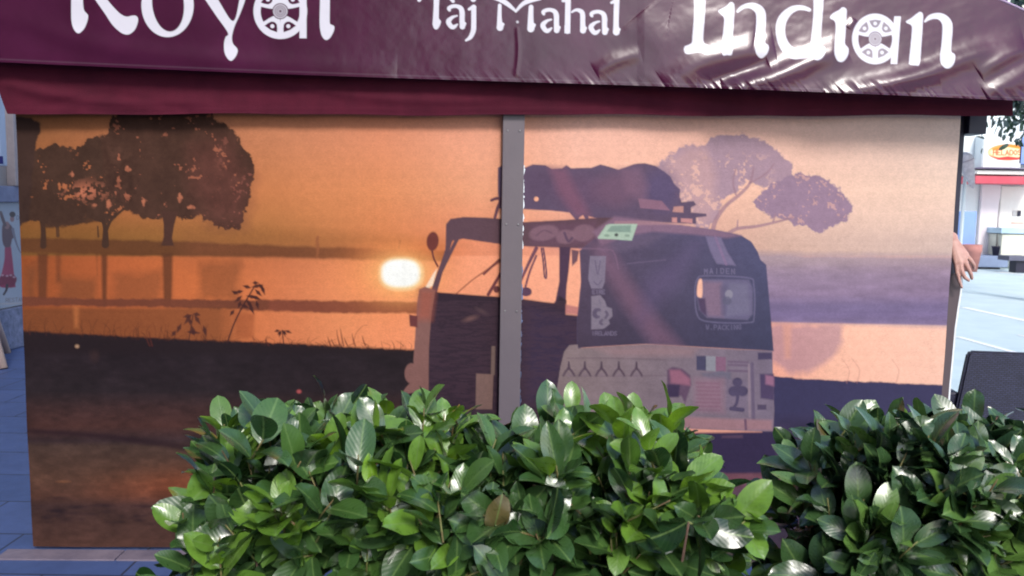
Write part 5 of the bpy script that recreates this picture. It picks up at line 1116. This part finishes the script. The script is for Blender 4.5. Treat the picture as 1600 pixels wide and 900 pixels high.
for sx_ in (-1, 1): ch_.append([(V3(sx_ * .10, 0, .90), .092), (V3(sx_ * .105, -.01, .50), .058), (V3(sx_ * .11, .02, .30), .056), (V3(sx_ * .11, .02, .09), .038), (V3(sx_ * .11, .02, .05), .042)]); ch_.append([(V3(sx_ * .11, .03, .045), .043), (V3(sx_ * .12, -.12, .035), .033)])
# far hand fingers
for f_ in range(4):
    b_ = wr2 + Vector((.0 - .0, -.05 + .0, -.11)) + Vector((0, (f_ - 1.5) * .019, 0)); ch_.append([(b_, .010), (b_ + Vector((.01, -.005, -.035)), .009), (b_ + Vector((.025, -.01, -.06)), .0075)])
ch_.append([(wr2 + Vector((0, -.05, -.04)), .013), (wr2 + Vector((.01, -.085, -.075)), .010), (wr2 + Vector((.015, -.09, -.105)), .008)])
# near hand: back of the hand towards us, fingers hanging over the board's edge, each its own bend
palm_n = (kn - wr)
k1 = hp(1509, 398, -.030); k2 = hp(1506, 405, -.040); k3 = hp(1500, 410, -.044); k4 = hp(1494, 411, -.040)
for kk_, rad_ in ((k1, .0135), (k2, .0145), (k3, .014), (k4, .0125)): ch_.append([(wr, .021), (wr.lerp(kk_, .55), .0165), (kk_, rad_)])
ch_.append([(k1, .0125), (k2, .013), (k3, .013), (k4, .012)])
fing = [[(k1, .0105), (hp(1517, 407, -.030), .0095), (hp(1521.5, 414, -.02), .0085), (hp(1522, 420, -.008), .0072)],
        [(k2, .0110), (hp(1512, 418, -.050), .0098), (hp(1517, 428, -.045), .0088), (hp(1518.5, 435, -.034), .0074)],
        [(k3, .0105), (hp(1503, 424, -.058), .0096), (hp(1508, 434, -.056), .0086), (hp(1513.5, 438, -.046), .0074)],
        [(k4, .0100), (hp(1495.5, 427, -.052), .0088), (hp(1499, 439, -.052), .0078), (hp(1502.5, 449, -.046), .0064)]]
ch_ += fing
ch_.append([(wr.lerp(k1, .3), .014), (hp(1502, 388, .02), .012), (hp(1508, 400, .03), .010), (hp(1511, 410, .028), .008)])   # thumb behind the board
m_skin = mat('skin', (.56, .33, .28), (.48, .26, .22), 26, .5, bump=.15, bscale=120); m_skin.node_tree.nodes['Principled BSDF'].inputs['Subsurface Weight'].default_value = .12; m_skin.node_tree.nodes['Principled BSDF'].inputs['Subsurface Radius'].default_value = (.01, .004, .002)
link('body', capsule_mesh(ch_, .0038, 4), m_skin, person)
m_sh = mat('dark_shirt', (.05, .05, .08), None, 12, .9, bump=.3); m_tr = mat('dark_trousers', (.03, .03, .05), None, 12, .9, bump=.3); m_hair = mat('dark_hair', (.02, .014, .012), None, 60, .6)
link('shirt', capsule_mesh([[(V3(0, 0, .90), .14), (V3(0, 0, 1.08), .13), (V3(0, -.005, 1.25), .145), (V3(0, 0, 1.37), .115)], [(V3(-.09, 0, .92), .115), (V3(.09, 0, .92), .115)], [(V3(-.13, 0, 1.37), .085), (V3(.13, 0, 1.37), .085)], [(sh, .075), (sh.lerp(el, .55), .066)], [(sh2, .075), (sh2.lerp(el2, .55), .066)]], .011, 4, 'shirt'), m_sh, person)
link('trousers', capsule_mesh([[(V3(-.07, 0, .90), .118), (V3(.07, 0, .90), .118)]] + [[(V3(s_ * .10, 0, .86), .105), (V3(s_ * .105, -.01, .50), .075), (V3(s_ * .11, .02, .10), .062)] for s_ in (-1, 1)], .011, 4, 'trousers'), m_tr, person)
link('hair', capsule_mesh([[(V3(0, .02, 1.66), .088), (V3(0, .03, 1.60), .075)], [(V3(-.03, -.02, 1.70), .06), (V3(.03, -.02, 1.70), .06)]], .008, 4, 'hair'), m_hair, person)
for s_ in (-1, 1):
    e_ = MB(); g = bmesh.ops.create_uvsphere(e_.bm, u_segments=12, v_segments=8, radius=.011)['verts']; bmesh.ops.translate(e_.bm, verts=g, vec=V3(s_ * .03, -.078, 1.645)); e_.build('eye', mat('eye', (.6, .6, .6), None, 30, .2), person)
    sh_ = MB(); sh_.box(V3(s_ * .115, -.045, .04), (.095, .27, .075), 0, .03); sh_.build('shoe', m_dark, person)
MB().box(V3(0, -.088, 1.585), (.045, .012, .012), 0, .004).build('mouth', mat('lips', (.4, .15, .14), None, 30, .5), person)
